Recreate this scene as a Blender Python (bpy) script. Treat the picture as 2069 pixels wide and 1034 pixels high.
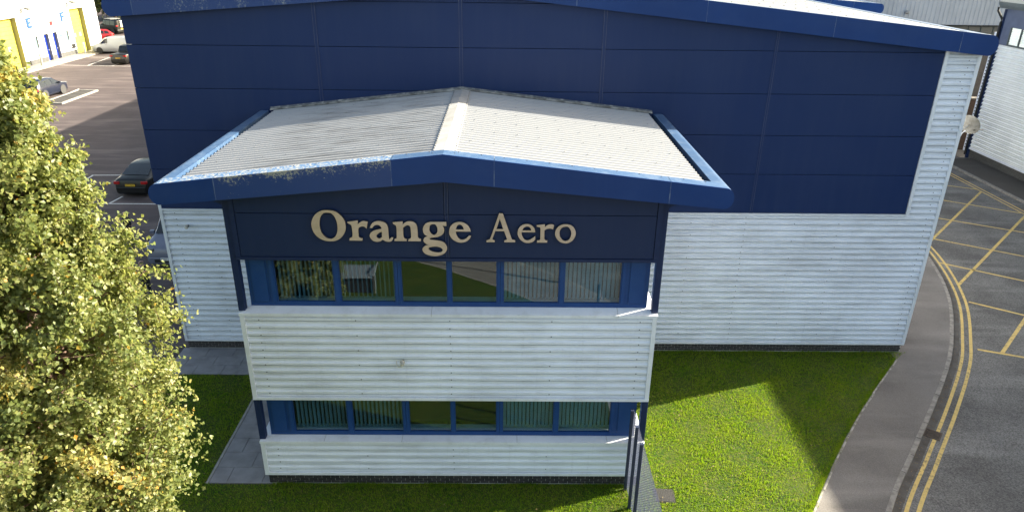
import bpy, bmesh, math, random
import numpy as np
from mathutils import Vector, Matrix
for o in list(bpy.data.objects):
    bpy.data.objects.remove(o)
scene = bpy.context.scene
COL = scene.collection
R = math.radians

# ---------------------------------------------------------------- camera
cam_d = bpy.data.cameras.new('camera')
cam = bpy.data.objects.new('camera', cam_d)
COL.objects.link(cam)
cam_d.sensor_fit = 'HORIZONTAL'
cam_d.sensor_width = 36.0
cam_d.lens = 1435.0 / 2069.0 * 36.0
cam_d.clip_end = 2000
cam_d.clip_start = 0.1
cam.matrix_world = Matrix(((0.99991533, -0.00721936, -0.01082622, 0.0),
                           (-0.00697961, 0.4046211, -0.91445779, -14.34),
                           (0.01098232, 0.91445593, 0.40453645, 12.79),
                           (0, 0, 0, 1)))
scene.camera = cam

# ---------------------------------------------------------------- light
SUN_EL = R(27.0)
SUN_H = Vector((0.946, 0.324, 0)).normalized()      # horizontal direction towards the sun
world = bpy.data.worlds.new('World')
scene.world = world
world.use_nodes = True
wn = world.node_tree.nodes
wl = world.node_tree.links
sky = wn.new('ShaderNodeTexSky')
sky.sky_type = 'NISHITA'
sky.sun_disc = False
sky.sun_elevation = SUN_EL
sky.sun_rotation = math.atan2(SUN_H.x, SUN_H.y)
sky.air_density = 1.0
sky.dust_density = 3.0
sky.ozone_density = 0.6
wn['Background'].inputs['Strength'].default_value = 0.10
wl.new(sky.outputs['Color'], wn['Background'].inputs['Color'])
sun_d = bpy.data.lights.new('sun', 'SUN')
sun_d.energy = 5.0
sun_d.angle = R(0.53)
sun_d.color = (1.0, 0.965, 0.91)
sun = bpy.data.objects.new('sun', sun_d)
COL.objects.link(sun)
travel = -(SUN_H * math.cos(SUN_EL) + Vector((0, 0, math.sin(SUN_EL))))
sun.rotation_euler = travel.to_track_quat('-Z', 'Y').to_euler()
sun.location = (40, 20, 40)
vs = scene.view_settings
vs.view_transform = 'Standard'
vs.look = 'None'
vs.exposure = 1.95
vs.use_white_balance = True          # the photograph is balanced for the shade
vs.white_balance_temperature = 7600
vs.white_balance_tint = 4
vs.gamma = 1.0
vs.use_curve_mapping = False
scene.render.engine = 'CYCLES'
scene.render.resolution_x = 1024
scene.render.resolution_y = 511
scene.cycles.max_bounces = 8
scene.cycles.transparent_max_bounces = 16

# ---------------------------------------------------------------- helpers
class MB:
    """Collects faces; build() links them as one mesh object."""
    def __init__(s):
        s.v = []
        s.f = []
        s.m = []
    def add(s, verts, faces, mi=0):
        b = len(s.v)
        s.v += [tuple(p) for p in verts]
        for f in faces:
            s.f.append([b + i for i in f])
            s.m.append(mi)
        return s
    def box(s, x0, x1, y0, y1, z0, z1, mi=0):
        return s.add([(x0, y0, z0), (x1, y0, z0), (x1, y1, z0), (x0, y1, z0), (x0, y0, z1), (x1, y0, z1), (x1, y1, z1), (x0, y1, z1)],
                     [(0, 3, 2, 1), (4, 5, 6, 7), (0, 1, 5, 4), (1, 2, 6, 5), (2, 3, 7, 6), (3, 0, 4, 7)], mi)
    def quad(s, a, b, c, d, mi=0):
        return s.add([a, b, c, d], [(0, 1, 2, 3)], mi)
    def extrude(s, poly, vec, mi=0, caps=True):
        """poly: list of 3d points, closed; extruded by vec"""
        n = len(poly)
        vec = Vector(vec)
        vs_ = [Vector(p) for p in poly]
        allv = vs_ + [p + vec for p in vs_]
        fs = [(i, (i + 1) % n, n + (i + 1) % n, n + i) for i in range(n)]
        if caps:
            fs += [tuple(range(n))[::-1], tuple(range(n, 2 * n))]
        return s.add(allv, fs, mi)
    def sheet(s, line, vec, mi=0):
        """open polyline swept along vec"""
        n = len(line)
        vec = Vector(vec)
        vs_ = [Vector(p) for p in line]
        return s.add(vs_ + [p + vec for p in vs_], [(i, i + 1, n + i + 1, n + i) for i in range(n - 1)], mi)
    def tube(s, pts, rad, n=6, mi=0, cap=True):
        pts = [Vector(p) for p in pts]
        rs = rad if isinstance(rad, (list, tuple)) else [rad] * len(pts)
        vv = []
        for i, p in enumerate(pts):
            d = (pts[min(i + 1, len(pts) - 1)] - pts[max(i - 1, 0)])
            if d.length < 1e-9:
                d = Vector((0, 0, 1))
            d.normalize()
            u = d.orthogonal().normalized() if abs(d.z) < .95 else Vector((1, 0, 0))
            u = (u - d * u.dot(d)).normalized()
            w = d.cross(u)
            for k in range(n):
                a = 2 * math.pi * k / n
                vv.append(p + (u * math.cos(a) + w * math.sin(a)) * rs[i])
        ff = []
        for i in range(len(pts) - 1):
            for k in range(n):
                ff.append((i * n + k, i * n + (k + 1) % n, (i + 1) * n + (k + 1) % n, (i + 1) * n + k))
        if cap:
            ff.append(tuple(range(n))[::-1])
            ff.append(tuple(range((len(pts) - 1) * n, len(pts) * n)))
        return s.add(vv, ff, mi)
    def disc(s, c, axis, r0, r1, n=20, th=0.0, mi=0):
        """ring/disc facing axis"""
        c = Vector(c); ax = Vector(axis).normalized()
        u = ax.orthogonal().normalized(); w = ax.cross(u)
        vv = []
        for r in (r0, r1):
            for k in range(n):
                a = 2 * math.pi * k / n
                vv.append(c + (u * math.cos(a) + w * math.sin(a)) * r)
        return s.add(vv, [(k, n + k, n + (k + 1) % n, (k + 1) % n) for k in range(n)], mi)
    def build(s, name, mats, parent=None, smooth=False, bevel=0, normals=True):
        me = bpy.data.meshes.new(name)
        me.from_pydata(s.v, [], s.f)
        mats = mats if isinstance(mats, (list, tuple)) else [mats]
        for m in mats:
            me.materials.append(m)
        if len(mats) > 1:
            me.polygons.foreach_set('material_index', s.m)
        if normals:
            bm = bmesh.new(); bm.from_mesh(me)
            bmesh.ops.recalc_face_normals(bm, faces=bm.faces)
            bm.to_mesh(me); bm.free()
        if smooth:
            me.polygons.foreach_set('use_smooth', [True] * len(me.polygons))
        o = bpy.data.objects.new(name, me)
        COL.objects.link(o)
        if parent:
            o.parent = parent
        if bevel:
            b = o.modifiers.new('bevel', 'BEVEL')
            b.width = bevel; b.segments = 2; b.limit_method = 'ANGLE'; b.angle_limit = R(35)
        return o

def tag(o, label=None, cat=None, group=None, kind=None):
    if label: o['label'] = label
    if cat: o['category'] = cat
    if group: o['group'] = group
    if kind: o['kind'] = kind
    return o
def thing(name, label, cat, loc=(0, 0, 0), rz=0.0, group=None):
    o = bpy.data.objects.new(name, None)
    o.empty_display_size = .2
    COL.objects.link(o)
    o.location = loc
    o.rotation_euler = (0, 0, rz)
    return tag(o, label, cat, group)
def inst(name, mesh, parent, loc=(0, 0, 0), rz=0.0, scale=None):
    o = bpy.data.objects.new(name, mesh)
    COL.objects.link(o)
    o.parent = parent
    o.location = loc
    o.rotation_euler = (0, 0, rz)
    if scale: o.scale = scale
    return o

# ---------------------------------------------------------------- materials
def mat(name, col, rough=.5, col2=None, vscale=3.0, vdetail=4, metal=0.0, bump=0.0, bscale=60.0, spec=.5, stretch=(1, 1, 1), lo=.35, hi=.65, coat=0.0):
    m = bpy.data.materials.new(name)
    m.use_nodes = True
    nt = m.node_tree
    b = nt.nodes['Principled BSDF']
    b.inputs['Base Color'].default_value = (*col, 1)
    b.inputs['Roughness'].default_value = rough
    b.inputs['Metallic'].default_value = metal
    b.inputs['Specular IOR Level'].default_value = spec
    if coat:
        b.inputs['Coat Weight'].default_value = coat
        b.inputs['Coat Roughness'].default_value = .05
    if col2 is not None or bump:
        g = nt.nodes.new('ShaderNodeNewGeometry')
        mp = nt.nodes.new('ShaderNodeMapping')
        mp.inputs['Scale'].default_value = stretch
        nt.links.new(g.outputs['Position'], mp.inputs['Vector'])
    if col2 is not None:
        n = noise(nt, mp.outputs[0], vscale, vdetail)
        mr = ramp(nt, n.outputs['Fac'], lo, hi)
        mx = mix(nt, mr.outputs[0], col, col2)
        nt.links.new(mx.outputs[2], b.inputs['Base Color'])
    if bump:
        n2 = noise(nt, mp.outputs[0], bscale, 3)
        bp = nt.nodes.new('ShaderNodeBump')
        bp.inputs['Strength'].default_value = bump
        bp.inputs['Distance'].default_value = .01
        nt.links.new(n2.outputs['Fac'], bp.inputs['Height'])
        nt.links.new(bp.outputs[0], b.inputs['Normal'])
    return m
def noise(nt, vec, scale, detail=4, rough=.55):
    n = nt.nodes.new('ShaderNodeTexNoise')
    n.inputs['Scale'].default_value = scale
    n.inputs['Detail'].default_value = detail
    n.inputs['Roughness'].default_value = rough
    nt.links.new(vec, n.inputs['Vector'])
    return n
def ramp(nt, fac, lo, hi, a=0.0, b=1.0):
    r = nt.nodes.new('ShaderNodeMapRange')
    r.inputs['From Min'].default_value = lo
    r.inputs['From Max'].default_value = hi
    r.inputs['To Min'].default_value = a
    r.inputs['To Max'].default_value = b
    nt.links.new(fac, r.inputs['Value'])
    return r
def mix(nt, fac, a, b, mode='MIX'):
    x = nt.nodes.new('ShaderNodeMix')
    x.data_type = 'RGBA'
    x.blend_type = mode
    for k, v in ((6, a), (7, b)):
        if isinstance(v, (tuple, list)):
            x.inputs[k].default_value = (*v[:3], 1)
        else:
            nt.links.new(v, x.inputs[k])
    if isinstance(fac, (int, float)):
        x.inputs[0].default_value = fac
    else:
        nt.links.new(fac, x.inputs[0])
    return x
def mth(nt, op, a, b=None):
    n = nt.nodes.new('ShaderNodeMath')
    n.operation = op
    for k, v in enumerate((a, b)):
        if v is None: continue
        if isinstance(v, (int, float)): n.inputs[k].default_value = v
        else: nt.links.new(v, n.inputs[k])
    return n.outputs[0]
def base(name, rough=.6, spec=.5):
    m = bpy.data.materials.new(name)
    m.use_nodes = True
    nt = m.node_tree
    b = nt.nodes['Principled BSDF']
    b.inputs['Roughness'].default_value = rough
    b.inputs['Specular IOR Level'].default_value = spec
    g = nt.nodes.new('ShaderNodeNewGeometry')
    return m, nt, b, g.outputs['Position']
def mapped(nt, vec, sc):
    mp = nt.nodes.new('ShaderNodeMapping')
    mp.inputs['Scale'].default_value = sc
    nt.links.new(vec, mp.inputs['Vector'])
    return mp.outputs[0]
def asphalt(name, c1, c2, c3, agg=.5, grain=55):
    """three tones at different scales plus fine aggregate"""
    m, nt, b, p = base(name, .85, .3)
    a = ramp(nt, noise(nt, p, .35, 5, .6).outputs['Fac'], .38, .62)
    x = mix(nt, a.outputs[0], c1, c2)
    s = ramp(nt, noise(nt, mapped(nt, p, (.25, 1.3, 1)), .7, 4).outputs['Fac'], .5, .72)
    x = mix(nt, s.outputs[0], x.outputs[2], c3)
    f = ramp(nt, noise(nt, p, grain, 3, .85).outputs['Fac'], .3, .7, 1 - agg, 1 + agg)
    x2 = nt.nodes.new('ShaderNodeVectorMath'); x2.operation = 'SCALE'
    nt.links.new(x.outputs[2], x2.inputs[0]); nt.links.new(f.outputs[0], x2.inputs['Scale'])
    nt.links.new(x2.outputs[0], b.inputs['Base Color'])
    bp = nt.nodes.new('ShaderNodeBump'); bp.inputs['Strength'].default_value = .6; bp.inputs['Distance'].default_value = .01
    nt.links.new(noise(nt, p, 70, 2).outputs['Fac'], bp.inputs['Height'])
    nt.links.new(bp.outputs[0], b.inputs['Normal'])
    return m
def cladding(name, col, dirt, amount=.5, sc=(.6, 1, 5), rough=.38, spec=.5):
    """coated steel with faint runs and grime"""
    m, nt, b, p = base(name, rough, spec)
    n = ramp(nt, noise(nt, mapped(nt, p, sc), 1.6, 6, .65).outputs['Fac'], .48, .75, 0, amount)
    x = mix(nt, n.outputs[0], col, dirt)
    dr = ramp(nt, noise(nt, mapped(nt, p, (7, 7, .35)), 1.5, 5, .7).outputs['Fac'], .56, .80, 0, amount * .6)
    x = mix(nt, dr.outputs[0], x.outputs[2], dirt)
    n2 = ramp(nt, noise(nt, p, .5, 3).outputs['Fac'], .35, .65, .92, 1.06)
    x2 = nt.nodes.new('ShaderNodeVectorMath'); x2.operation = 'SCALE'
    nt.links.new(x.outputs[2], x2.inputs[0]); nt.links.new(n2.outputs[0], x2.inputs['Scale'])
    nt.links.new(x2.outputs[0], b.inputs['Base Color'])
    bp = nt.nodes.new('ShaderNodeBump'); bp.inputs['Strength'].default_value = .12; bp.inputs['Distance'].default_value = .02
    nt.links.new(noise(nt, mapped(nt, p, (1, 1, 3)), 2.2, 2).outputs['Fac'], bp.inputs['Height'])
    nt.links.new(bp.outputs[0], b.inputs['Normal'])
    return m
def glass(name, tint=(.5, .6, .6), refl=.28):
    m = bpy.data.materials.new(name)
    m.use_nodes = True
    nt = m.node_tree
    nt.nodes.remove(nt.nodes['Principled BSDF'])
    out = nt.nodes['Material Output']
    t = nt.nodes.new('ShaderNodeBsdfTransparent'); t.inputs[0].default_value = (*tint, 1)
    g = nt.nodes.new('ShaderNodeBsdfGlossy'); g.inputs['Roughness'].default_value = .004
    g.inputs['Color'].default_value = (.95, .97, .97, 1)
    fr = nt.nodes.new('ShaderNodeLayerWeight'); fr.inputs['Blend'].default_value = .5
    f = mth(nt, 'ADD', mth(nt, 'MULTIPLY', mth(nt, 'POWER', fr.outputs['Facing'], 5), .9), refl + .04)
    mx = nt.nodes.new('ShaderNodeMixShader')
    nt.links.new(f, mx.inputs[0]); nt.links.new(t.outputs[0], mx.inputs[1]); nt.links.new(g.outputs[0], mx.inputs[2])
    ge = nt.nodes.new('ShaderNodeNewGeometry')
    bp = nt.nodes.new('ShaderNodeBump'); bp.inputs['Strength'].default_value = .03; bp.inputs['Distance'].default_value = .02
    nt.links.new(noise(nt, ge.outputs['Position'], 1.5, 1).outputs['Fac'], bp.inputs['Height'])
    nt.links.new(bp.outputs[0], g.inputs['Normal'])
    nt.links.new(mx.outputs[0], out.inputs['Surface'])
    return m

def panel_mat(name, col, chalk):
    """flat composite panel: faint chalking, vertical runs, pale specks and oil-canning"""
    m, nt, b, p = base(name, .45, .24)
    r1 = ramp(nt, noise(nt, mapped(nt, p, (3.5, 1, .25)), 1.2, 5, .6).outputs['Fac'], .45, .8, 0, .32)
    x = mix(nt, r1.outputs[0], col, chalk)
    r2 = ramp(nt, noise(nt, p, .35, 3).outputs['Fac'], .4, .7, 0, .28)
    x = mix(nt, r2.outputs[0], x.outputs[2], chalk)
    sp = ramp(nt, noise(nt, p, 14, 3, .6).outputs['Fac'], .76, .79, 0, .35)
    x = mix(nt, sp.outputs[0], x.outputs[2], (.20, .22, .27))
    nt.links.new(x.outputs[2], b.inputs['Base Color'])
    bp = nt.nodes.new('ShaderNodeBump'); bp.inputs['Strength'].default_value = .25; bp.inputs['Distance'].default_value = .03
    nt.links.new(noise(nt, mapped(nt, p, (.5, 1, 1.4)), 1.3, 2).outputs['Fac'], bp.inputs['Height'])
    nt.links.new(bp.outputs[0], b.inputs['Normal'])
    return m
WHITE = cladding('white_cladding_steel', (.76, .80, .885), (.42, .43, .46), .55)
FLASH = cladding('white_flashing_steel', (.76, .79, .85), (.45, .46, .45), .4, (2, 2, 2))
NAVY = panel_mat('navy_panel', (.0075, .026, .098), (.026, .046, .118))
NAVY2 = panel_mat('navy_band_panel', (.0085, .023, .075), (.022, .036, .085))
NAVYTRIM = mat('navy_trim', (.009, .022, .072), .5, (.013, .027, .08), 6, spec=.25)
STRIP = mat('navy_cover_strip', (.020, .037, .11), .5, (.060, .078, .15), 4, stretch=(8, 1, .4), lo=.4, hi=.65)
FASCIA = cladding('blue_fascia', (.003, .036, .160), (.014, .050, .175), .7, (.4, 1, .8), .42, .3)
FADED_GLOSS = cladding('faded_sky_gloss_blue', (.055, .110, .215), (.14, .20, .30), .8, (2, 2, 2), .4, .4)  # faded blue, lightened to paint in sky gloss on fascia tops and eaves
FRAME = mat('blue_window_frame', (.006, .050, .190), .45, (.010, .058, .20), 4, spec=.3)
DARK = mat('dark_void', (.02, .02, .022), .9)
BLACK = mat('black_plastic', (.012, .012, .013), .45)
GLASS = glass('tinted_window_glass', (.60, .75, .82), .035)
CARGLASS = mat('car_glass', (.010, .012, .014), .05, spec=.8)
MORTAR = mat('mortar', (.52, .50, .48), .95, (.60, .58, .55), 30)
BRICK = mat('dark_engineering_brick', (.026, .024, .028), .6, (.055, .048, .052), 8, bump=.5, bscale=90)
BLIND = mat('blind_fabric', (.30, .42, .44), .8, (.36, .47, .48), 6)
ROOM = mat('office_wall', (.30, .30, .28), .9)
CARPET = mat('office_carpet', (.06, .065, .075), .95)
CONC = mat('concrete', (.36, .34, .31), .9, (.26, .245, .225), 4, bump=.4)
KERB = mat('kerb_concrete', (.29, .265, .24), .9, (.19, .172, .155), 5, bump=.5, lo=.4, hi=.6)
SLAB = mat('paving_slab_concrete', (.27, .26, .27), .9, (.20, .19, .20), 2.5, bump=.4)
PAVE = asphalt('pavement_asphalt', (.185, .168, .158), (.140, .127, .120), (.225, .206, .194), .4)
ROAD = asphalt('road_asphalt', (.096, .091, .088), (.162, .154, .148), (.205, .196, .188), .7, 24)
PARK = asphalt('car_park_asphalt', (.062, .048, .050), (.082, .063, .064), (.140, .110, .108), .25)
WPAINT = mat('white_line_paint', (.70, .68, .65), .7, (.45, .43, .41), 9, lo=.45, hi=.75)
GALV = mat('galvanised_steel', (.33, .34, .34), .45, (.42, .43, .43), 12, metal=.6)
def yellow_paint():
    m, nt, b, p = base('worn_yellow_paint', .75, .3)
    w = ramp(nt, noise(nt, p, 9, 5, .7).outputs['Fac'], .50, .62)
    d = ramp(nt, noise(nt, p, .45, 2).outputs['Fac'], .42, .7, .25, 1)
    x = mix(nt, mth(nt, 'MULTIPLY', w.outputs[0], d.outputs[0]), (.66, .47, .16), (.10, .09, .08))
    n = ramp(nt, noise(nt, p, 3, 3).outputs['Fac'], .3, .7)
    x2 = mix(nt, n.outputs[0], x.outputs[2], (.52, .36, .12)); x2.inputs[0].default_value = 0
    x3 = mix(nt, mth(nt, 'MULTIPLY', n.outputs[0], .35), x.outputs[2], (.40, .30, .14))
    nt.links.new(x3.outputs[2], b.inputs['Base Color'])
    return m
YELLOW = yellow_paint()
def worn_fascia():
    """blue fascia whose coating has chalked and peeled along its top edge"""
    m, nt, b, p = base('weathered_blue_fascia', .45, .5)
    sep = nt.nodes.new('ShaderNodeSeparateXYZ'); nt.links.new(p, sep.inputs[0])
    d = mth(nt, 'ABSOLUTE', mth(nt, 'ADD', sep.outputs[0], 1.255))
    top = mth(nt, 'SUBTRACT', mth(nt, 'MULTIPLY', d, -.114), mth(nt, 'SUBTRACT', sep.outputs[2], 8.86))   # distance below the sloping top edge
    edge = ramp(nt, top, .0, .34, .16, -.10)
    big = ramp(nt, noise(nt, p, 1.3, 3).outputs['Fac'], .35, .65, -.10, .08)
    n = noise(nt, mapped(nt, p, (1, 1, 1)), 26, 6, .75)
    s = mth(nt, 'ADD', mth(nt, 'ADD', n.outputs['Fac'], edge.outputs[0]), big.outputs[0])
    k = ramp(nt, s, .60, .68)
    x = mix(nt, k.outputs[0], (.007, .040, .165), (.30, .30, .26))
    nt.links.new(x.outputs[2], b.inputs['Base Color'])
    return m
WORN = worn_fascia()
def chalk_fascia():
    m, nt, b, p = base('chalky_blue_fascia', .5, .5)
    n = noise(nt, mapped(nt, p, (1, 1, .8)), 24, 6, .8)
    big = ramp(nt, noise(nt, mapped(nt, p, (1, 1, .15)), 1.6, 3).outputs['Fac'], .35, .7, -.12, .12)
    k = ramp(nt, mth(nt, 'ADD', n.outputs['Fac'], big.outputs[0]), .58, .70)
    x = mix(nt, k.outputs[0], (.007, .040, .165), (.20, .23, .26))
    nt.links.new(x.outputs[2], b.inputs['Base Color'])
    return m
CHALK = chalk_fascia()
def roof_mat():
    """white coated roof sheet with black algae in the sheltered strip"""
    m, nt, b, p = base('weathered_white_roof_sheet', .4, .5)
    sep = nt.nodes.new('ShaderNodeSeparateXYZ'); nt.links.new(p, sep.inputs[0])
    left = ramp(nt, sep.outputs[0], -6.0, -5.0)
    left2 = ramp(nt, sep.outputs[0], -1.2, -1.9, .10, .95)
    n = ramp(nt, noise(nt, mapped(nt, p, (.35, 5, 1)), 2.6, 6, .7).outputs['Fac'], .45, .78)
    f = mth(nt, 'MULTIPLY', mth(nt, 'MULTIPLY', n.outputs[0], left.outputs[0]), left2.outputs[0])
    x = mix(nt, f, (.335, .342, .360), (.10, .098, .092))
    sp = ramp(nt, noise(nt, p, 22, 4, .7).outputs['Fac'], .66, .72, 0, .5)
    x = mix(nt, sp.outputs[0], x.outputs[2], (.28, .27, .24))
    nt.links.new(x.outputs[2], b.inputs['Base Color'])
    return m
ROOF = roof_mat()
RIDGE = mat('ridge_flashing', (.46, .46, .46), .4, (.36, .355, .345), 3)
BRONZE = mat('brushed_bronze_letter', (.60, .485, .405), .36, (.50, .40, .31), 2.0, metal=.4, stretch=(1, 1, 3))
def grass_mat(name, k):
    m, nt, b, p = base(name, .75, .25)
    n = ramp(nt, noise(nt, p, 1.1, 4).outputs['Fac'], .35, .65)
    x = mix(nt, n.outputs[0], (.050 * k, .135 * k, .008 * k), (.115 * k, .185 * k, .012 * k))
    n2 = ramp(nt, noise(nt, p, 9, 3).outputs['Fac'], .4, .7)
    x = mix(nt, n2.outputs[0], x.outputs[2], (.19 * k, .22 * k, .030 * k))
    y = ramp(nt, noise(nt, p, .6, 4).outputs['Fac'], .56, .68, 0, .6)
    x = mix(nt, y.outputs[0], x.outputs[2], (.085 * k, .19 * k, .010 * k))
    dry = ramp(nt, noise(nt, p, 2.3, 5, .65).outputs['Fac'], .60, .74, 0, .55)
    x = mix(nt, dry.outputs[0], x.outputs[2], (.17 * k, .14 * k, .06 * k))
    nt.links.new(x.outputs[2], b.inputs['Base Color'])
    return m, nt, b
LAWN = grass_mat('lawn_turf', .34)[0]
BLADE, _nt, _b = grass_mat('grass_blade', 1.6)
_tr = _nt.nodes.new('ShaderNodeBsdfTranslucent')
_src = _b.inputs['Base Color'].links[0].from_socket
_tc = mix(_nt, .5, _src, (.30, .44, .015))
_nt.links.new(_tc.outputs[2], _tr.inputs[0])
_mx = _nt.nodes.new('ShaderNodeMixShader'); _mx.inputs[0].default_value = .55
_nt.links.new(_b.outputs[0], _mx.inputs[1]); _nt.links.new(_tr.outputs[0], _mx.inputs[2])
_nt.links.new(_mx.outputs[0], _nt.nodes['Material Output'].inputs['Surface'])

def worn_top():
    m, nt, b, p = base('flaking_fascia_top', .5, .4)
    n = noise(nt, p, 17, 6, .75)
    k = ramp(nt, n.outputs['Fac'], .50, .58)
    x = mix(nt, k.outputs[0], (.07, .16, .32), (.46, .44, .38))  # blue lightened for painted-in sky gloss; pale patches are flaked coating
    nt.links.new(x.outputs[2], b.inputs['Base Color'])
    return m
WORNTOP = worn_top()

# ================================================================ GROUND
random.seed(7)
GZ = -0.10                                   # carriageway level; lawn and footways stand a kerb height above it
m = MB().quad((-700, -500, GZ), (700, -500, GZ), (700, 900, GZ), (-700, 900, GZ))
ground = tag(m.build('road', ROAD), kind='structure')
m = MB().quad((-120, 6.0, GZ + .004), (-8, 6.0, GZ + .004), (-8, 240, GZ + .004), (-120, 240, GZ + .004))
car_park = tag(m.build('car_park', PARK), kind='structure')

def slabpoly(pts, z0, z1):
    return MB().extrude([(x, y, z0) for x, y in pts], (0, 0, z1 - z0))
def resample(pts, step):
    out = []
    P_ = [Vector((x, y)) for x, y in pts]
    # Catmull-Rom dense, then equal arc length
    dense = []
    for i in range(len(P_) - 1):
        a = P_[max(i - 1, 0)]; b = P_[i]; c = P_[i + 1]; d = P_[min(i + 2, len(P_) - 1)]
        for k in range(24):
            t = k / 24
            dense.append(.5 * ((2 * b) + (c - a) * t + (2 * a - 5 * b + 4 * c - d) * t * t + (3 * b - a - 3 * c + d) * t ** 3))
    dense.append(P_[-1])
    out = [dense[0]]; acc = 0
    for i in range(1, len(dense)):
        seg = (dense[i] - dense[i - 1]).length
        while acc + seg >= step:
            t = (step - acc) / seg
            dense[i - 1] = dense[i - 1].lerp(dense[i], t)
            out.append(dense[i - 1].copy())
            seg = (dense[i] - dense[i - 1]).length
            acc = 0
        acc += seg
    return out
def offset(line, d):
    """shift a polyline to its right by d"""
    o = []
    for i, p in enumerate(line):
        t = (line[min(i + 1, len(line) - 1)] - line[max(i - 1, 0)]).normalized()
        o.append(p + Vector((t.y, -t.x)) * d)
    return o
INNER = [(-34, -24.5), (-20, -20.5), (-12, -17.6), (-4.3, -13.7), (1.5, -9.4), (5.0, -4.8), (7.63, -.95), (10.25, 2.62), (13.85, 6.8)]
OUTER = [(-34, -27.3), (-20, -23.3), (-12, -20.4), (-3.2, -16.2), (3.0, -11.3), (6.9, -5.0), (9.62, -.9), (11.45, 1.4), (13.28, 3.66), (15.0, 5.9), (16.1, 7.6), (17.85, 10.85), (19.1, 14.5), (19.7, 18), (20.0, 24), (20.1, 60)]
inn = resample(INNER, .9)
outl = resample(OUTER, .915)
lawn_poly = [(p.x, p.y) for p in inn] + [(13.85, 6.62), (3.3, 6.62), (3.3, .4), (-5.8, .4), (-5.8, .0), (-7.62, .0), (-7.62, 4.98), (-34, 4.98)]
lawn = tag(slabpoly(lawn_poly, GZ - .1, 0.0).build('lawn', LAWN), kind='structure')
pav_poly = [(p.x, p.y) for p in inn] + [(13.85, 60)] + [(p.x, p.y) for p in reversed(offset(outl, -.12))]
pavement = tag(slabpoly(pav_poly, GZ - .1, 0.006).build('pavement', PAVE), kind='structure')
kerb = tag(slabpoly([(p.x, p.y) for p in offset(outl, -.112)] + [(p.x, p.y) for p in reversed(offset(outl, -.012))], GZ - .1, -.004).build('kerb', KERB), kind='structure')
def laid(parent, name, line, w0, w1, z0, z1, matl, gap=.008, rng=(0, 9999), jit=.006):
    a = offset(line, w0); b = offset(line, w1)
    for i in range(len(line) - 1):
        if line[i].y < rng[0] or line[i].y > rng[1]: continue
        t = (line[i + 1] - line[i]).normalized() * gap
        dz = random.uniform(-jit, jit)
        dn = offset([line[i], line[i + 1]], random.uniform(-jit, jit))[0] - line[i]
        q = [a[i] + t + dn, a[i + 1] - t + dn, b[i + 1] - t + dn, b[i] + t + dn]
        MB().extrude([(p.x, p.y, z0) for p in q], (0, 0, z1 - z0 + dz)).build(name, matl, parent, bevel=.008)
laid(kerb, 'kerb_stone', outl, -.13, .0, GZ - .05, .012, KERB, rng=(-6, 24))
EDGE = mat('mossy_edging', (.40, .37, .33), .95, (.16, .15, .11), 4, bump=.5, lo=.42, hi=.6)
edging = tag(slabpoly([(p.x, p.y) for p in offset(inn, .052)] + [(p.x, p.y) for p in reversed(offset(inn, .012))], GZ - .05, .008).build('path_edging', CONC), kind='structure')
laid(edging, 'edging_stone', inn, .01, .06, GZ - .05, .022, EDGE, rng=(-5, 6.6), jit=.014)

# painted lines belong to the road
def strip(parent, name, line, w0, w1, z, matl):
    a = offset(line, w0); b = offset(line, w1)
    mm = MB()
    mm.add([(p.x, p.y, z) for p in a] + [(p.x, p.y, z) for p in b], [(i, i + 1, len(a) + i + 1, len(a) + i) for i in range(len(a) - 1)])
    return mm.build(name, matl, parent)
fine = resample(OUTER[5:], .3)
strip(ground, 'gutter_silt', fine, .0, .20, GZ + .003, mat('gutter_silt', (.066, .056, .048), .95, (.115, .107, .100), 3, lo=.3, hi=.7, bump=.5, vdetail=8))
strip(ground, 'yellow_line', fine, .25, .345, GZ + .005, YELLOW)
strip(ground, 'yellow_line', fine, .50, .60, GZ + .005, YELLOW)
farl = [Vector((27.72, y)) for y in range(-20, 31, 2)]
strip(ground, 'yellow_line', farl, 0, .10, GZ + .005, YELLOW)
strip(ground, 'yellow_line', farl, -.27, -.17, GZ + .005, YELLOW)
def seg(parent, a, b, w, z, matl, name):
    L_ = resample([a, b], max((Vector(b) - Vector(a)).length / 8 * .999, .05))
    return strip(parent, name, L_, -w / 2, w / 2, z, matl)
def lk(p): # the hatching was measured at level 0
    return (p[0] * 1.008, -14.34 + (p[1] + 14.34) * 1.008)
HATCH = [((27.26, 24.51), (24.3, 26.0)), ((22.9, 23.4), (27.2, 20.59)), ((22.0, 19.95), (27.5, 16.65)), ((20.0, 17.3), (27.3, 12.4)), ((19.2, 14.2), (27.1, 8.6)), ((18.32, 10.41), (27.0, 4.1)), ((16.48, 6.82), (24.0, 3.9)),
         ((27.21, 24.07), (19.9, 16.3)), ((27.2, 20.25), (18.79, 11.91)), ((27.1, 16.5), (17.17, 6.57))]
for a, b in HATCH:
    seg(ground, lk(a), lk(b), .12, GZ + .009, YELLOW, 'hatch_line')

# far footway in front of the right-hand building
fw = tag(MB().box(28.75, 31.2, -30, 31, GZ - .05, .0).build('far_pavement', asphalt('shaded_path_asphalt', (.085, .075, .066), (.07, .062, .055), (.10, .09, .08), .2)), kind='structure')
for i in range(66):
    y = -30 + i * .915
    MB().box(28.58, 28.74, y, y + .9, GZ - .05, .012 + random.uniform(-.004, .004)).build('kerb_stone', KERB, fw)

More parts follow.
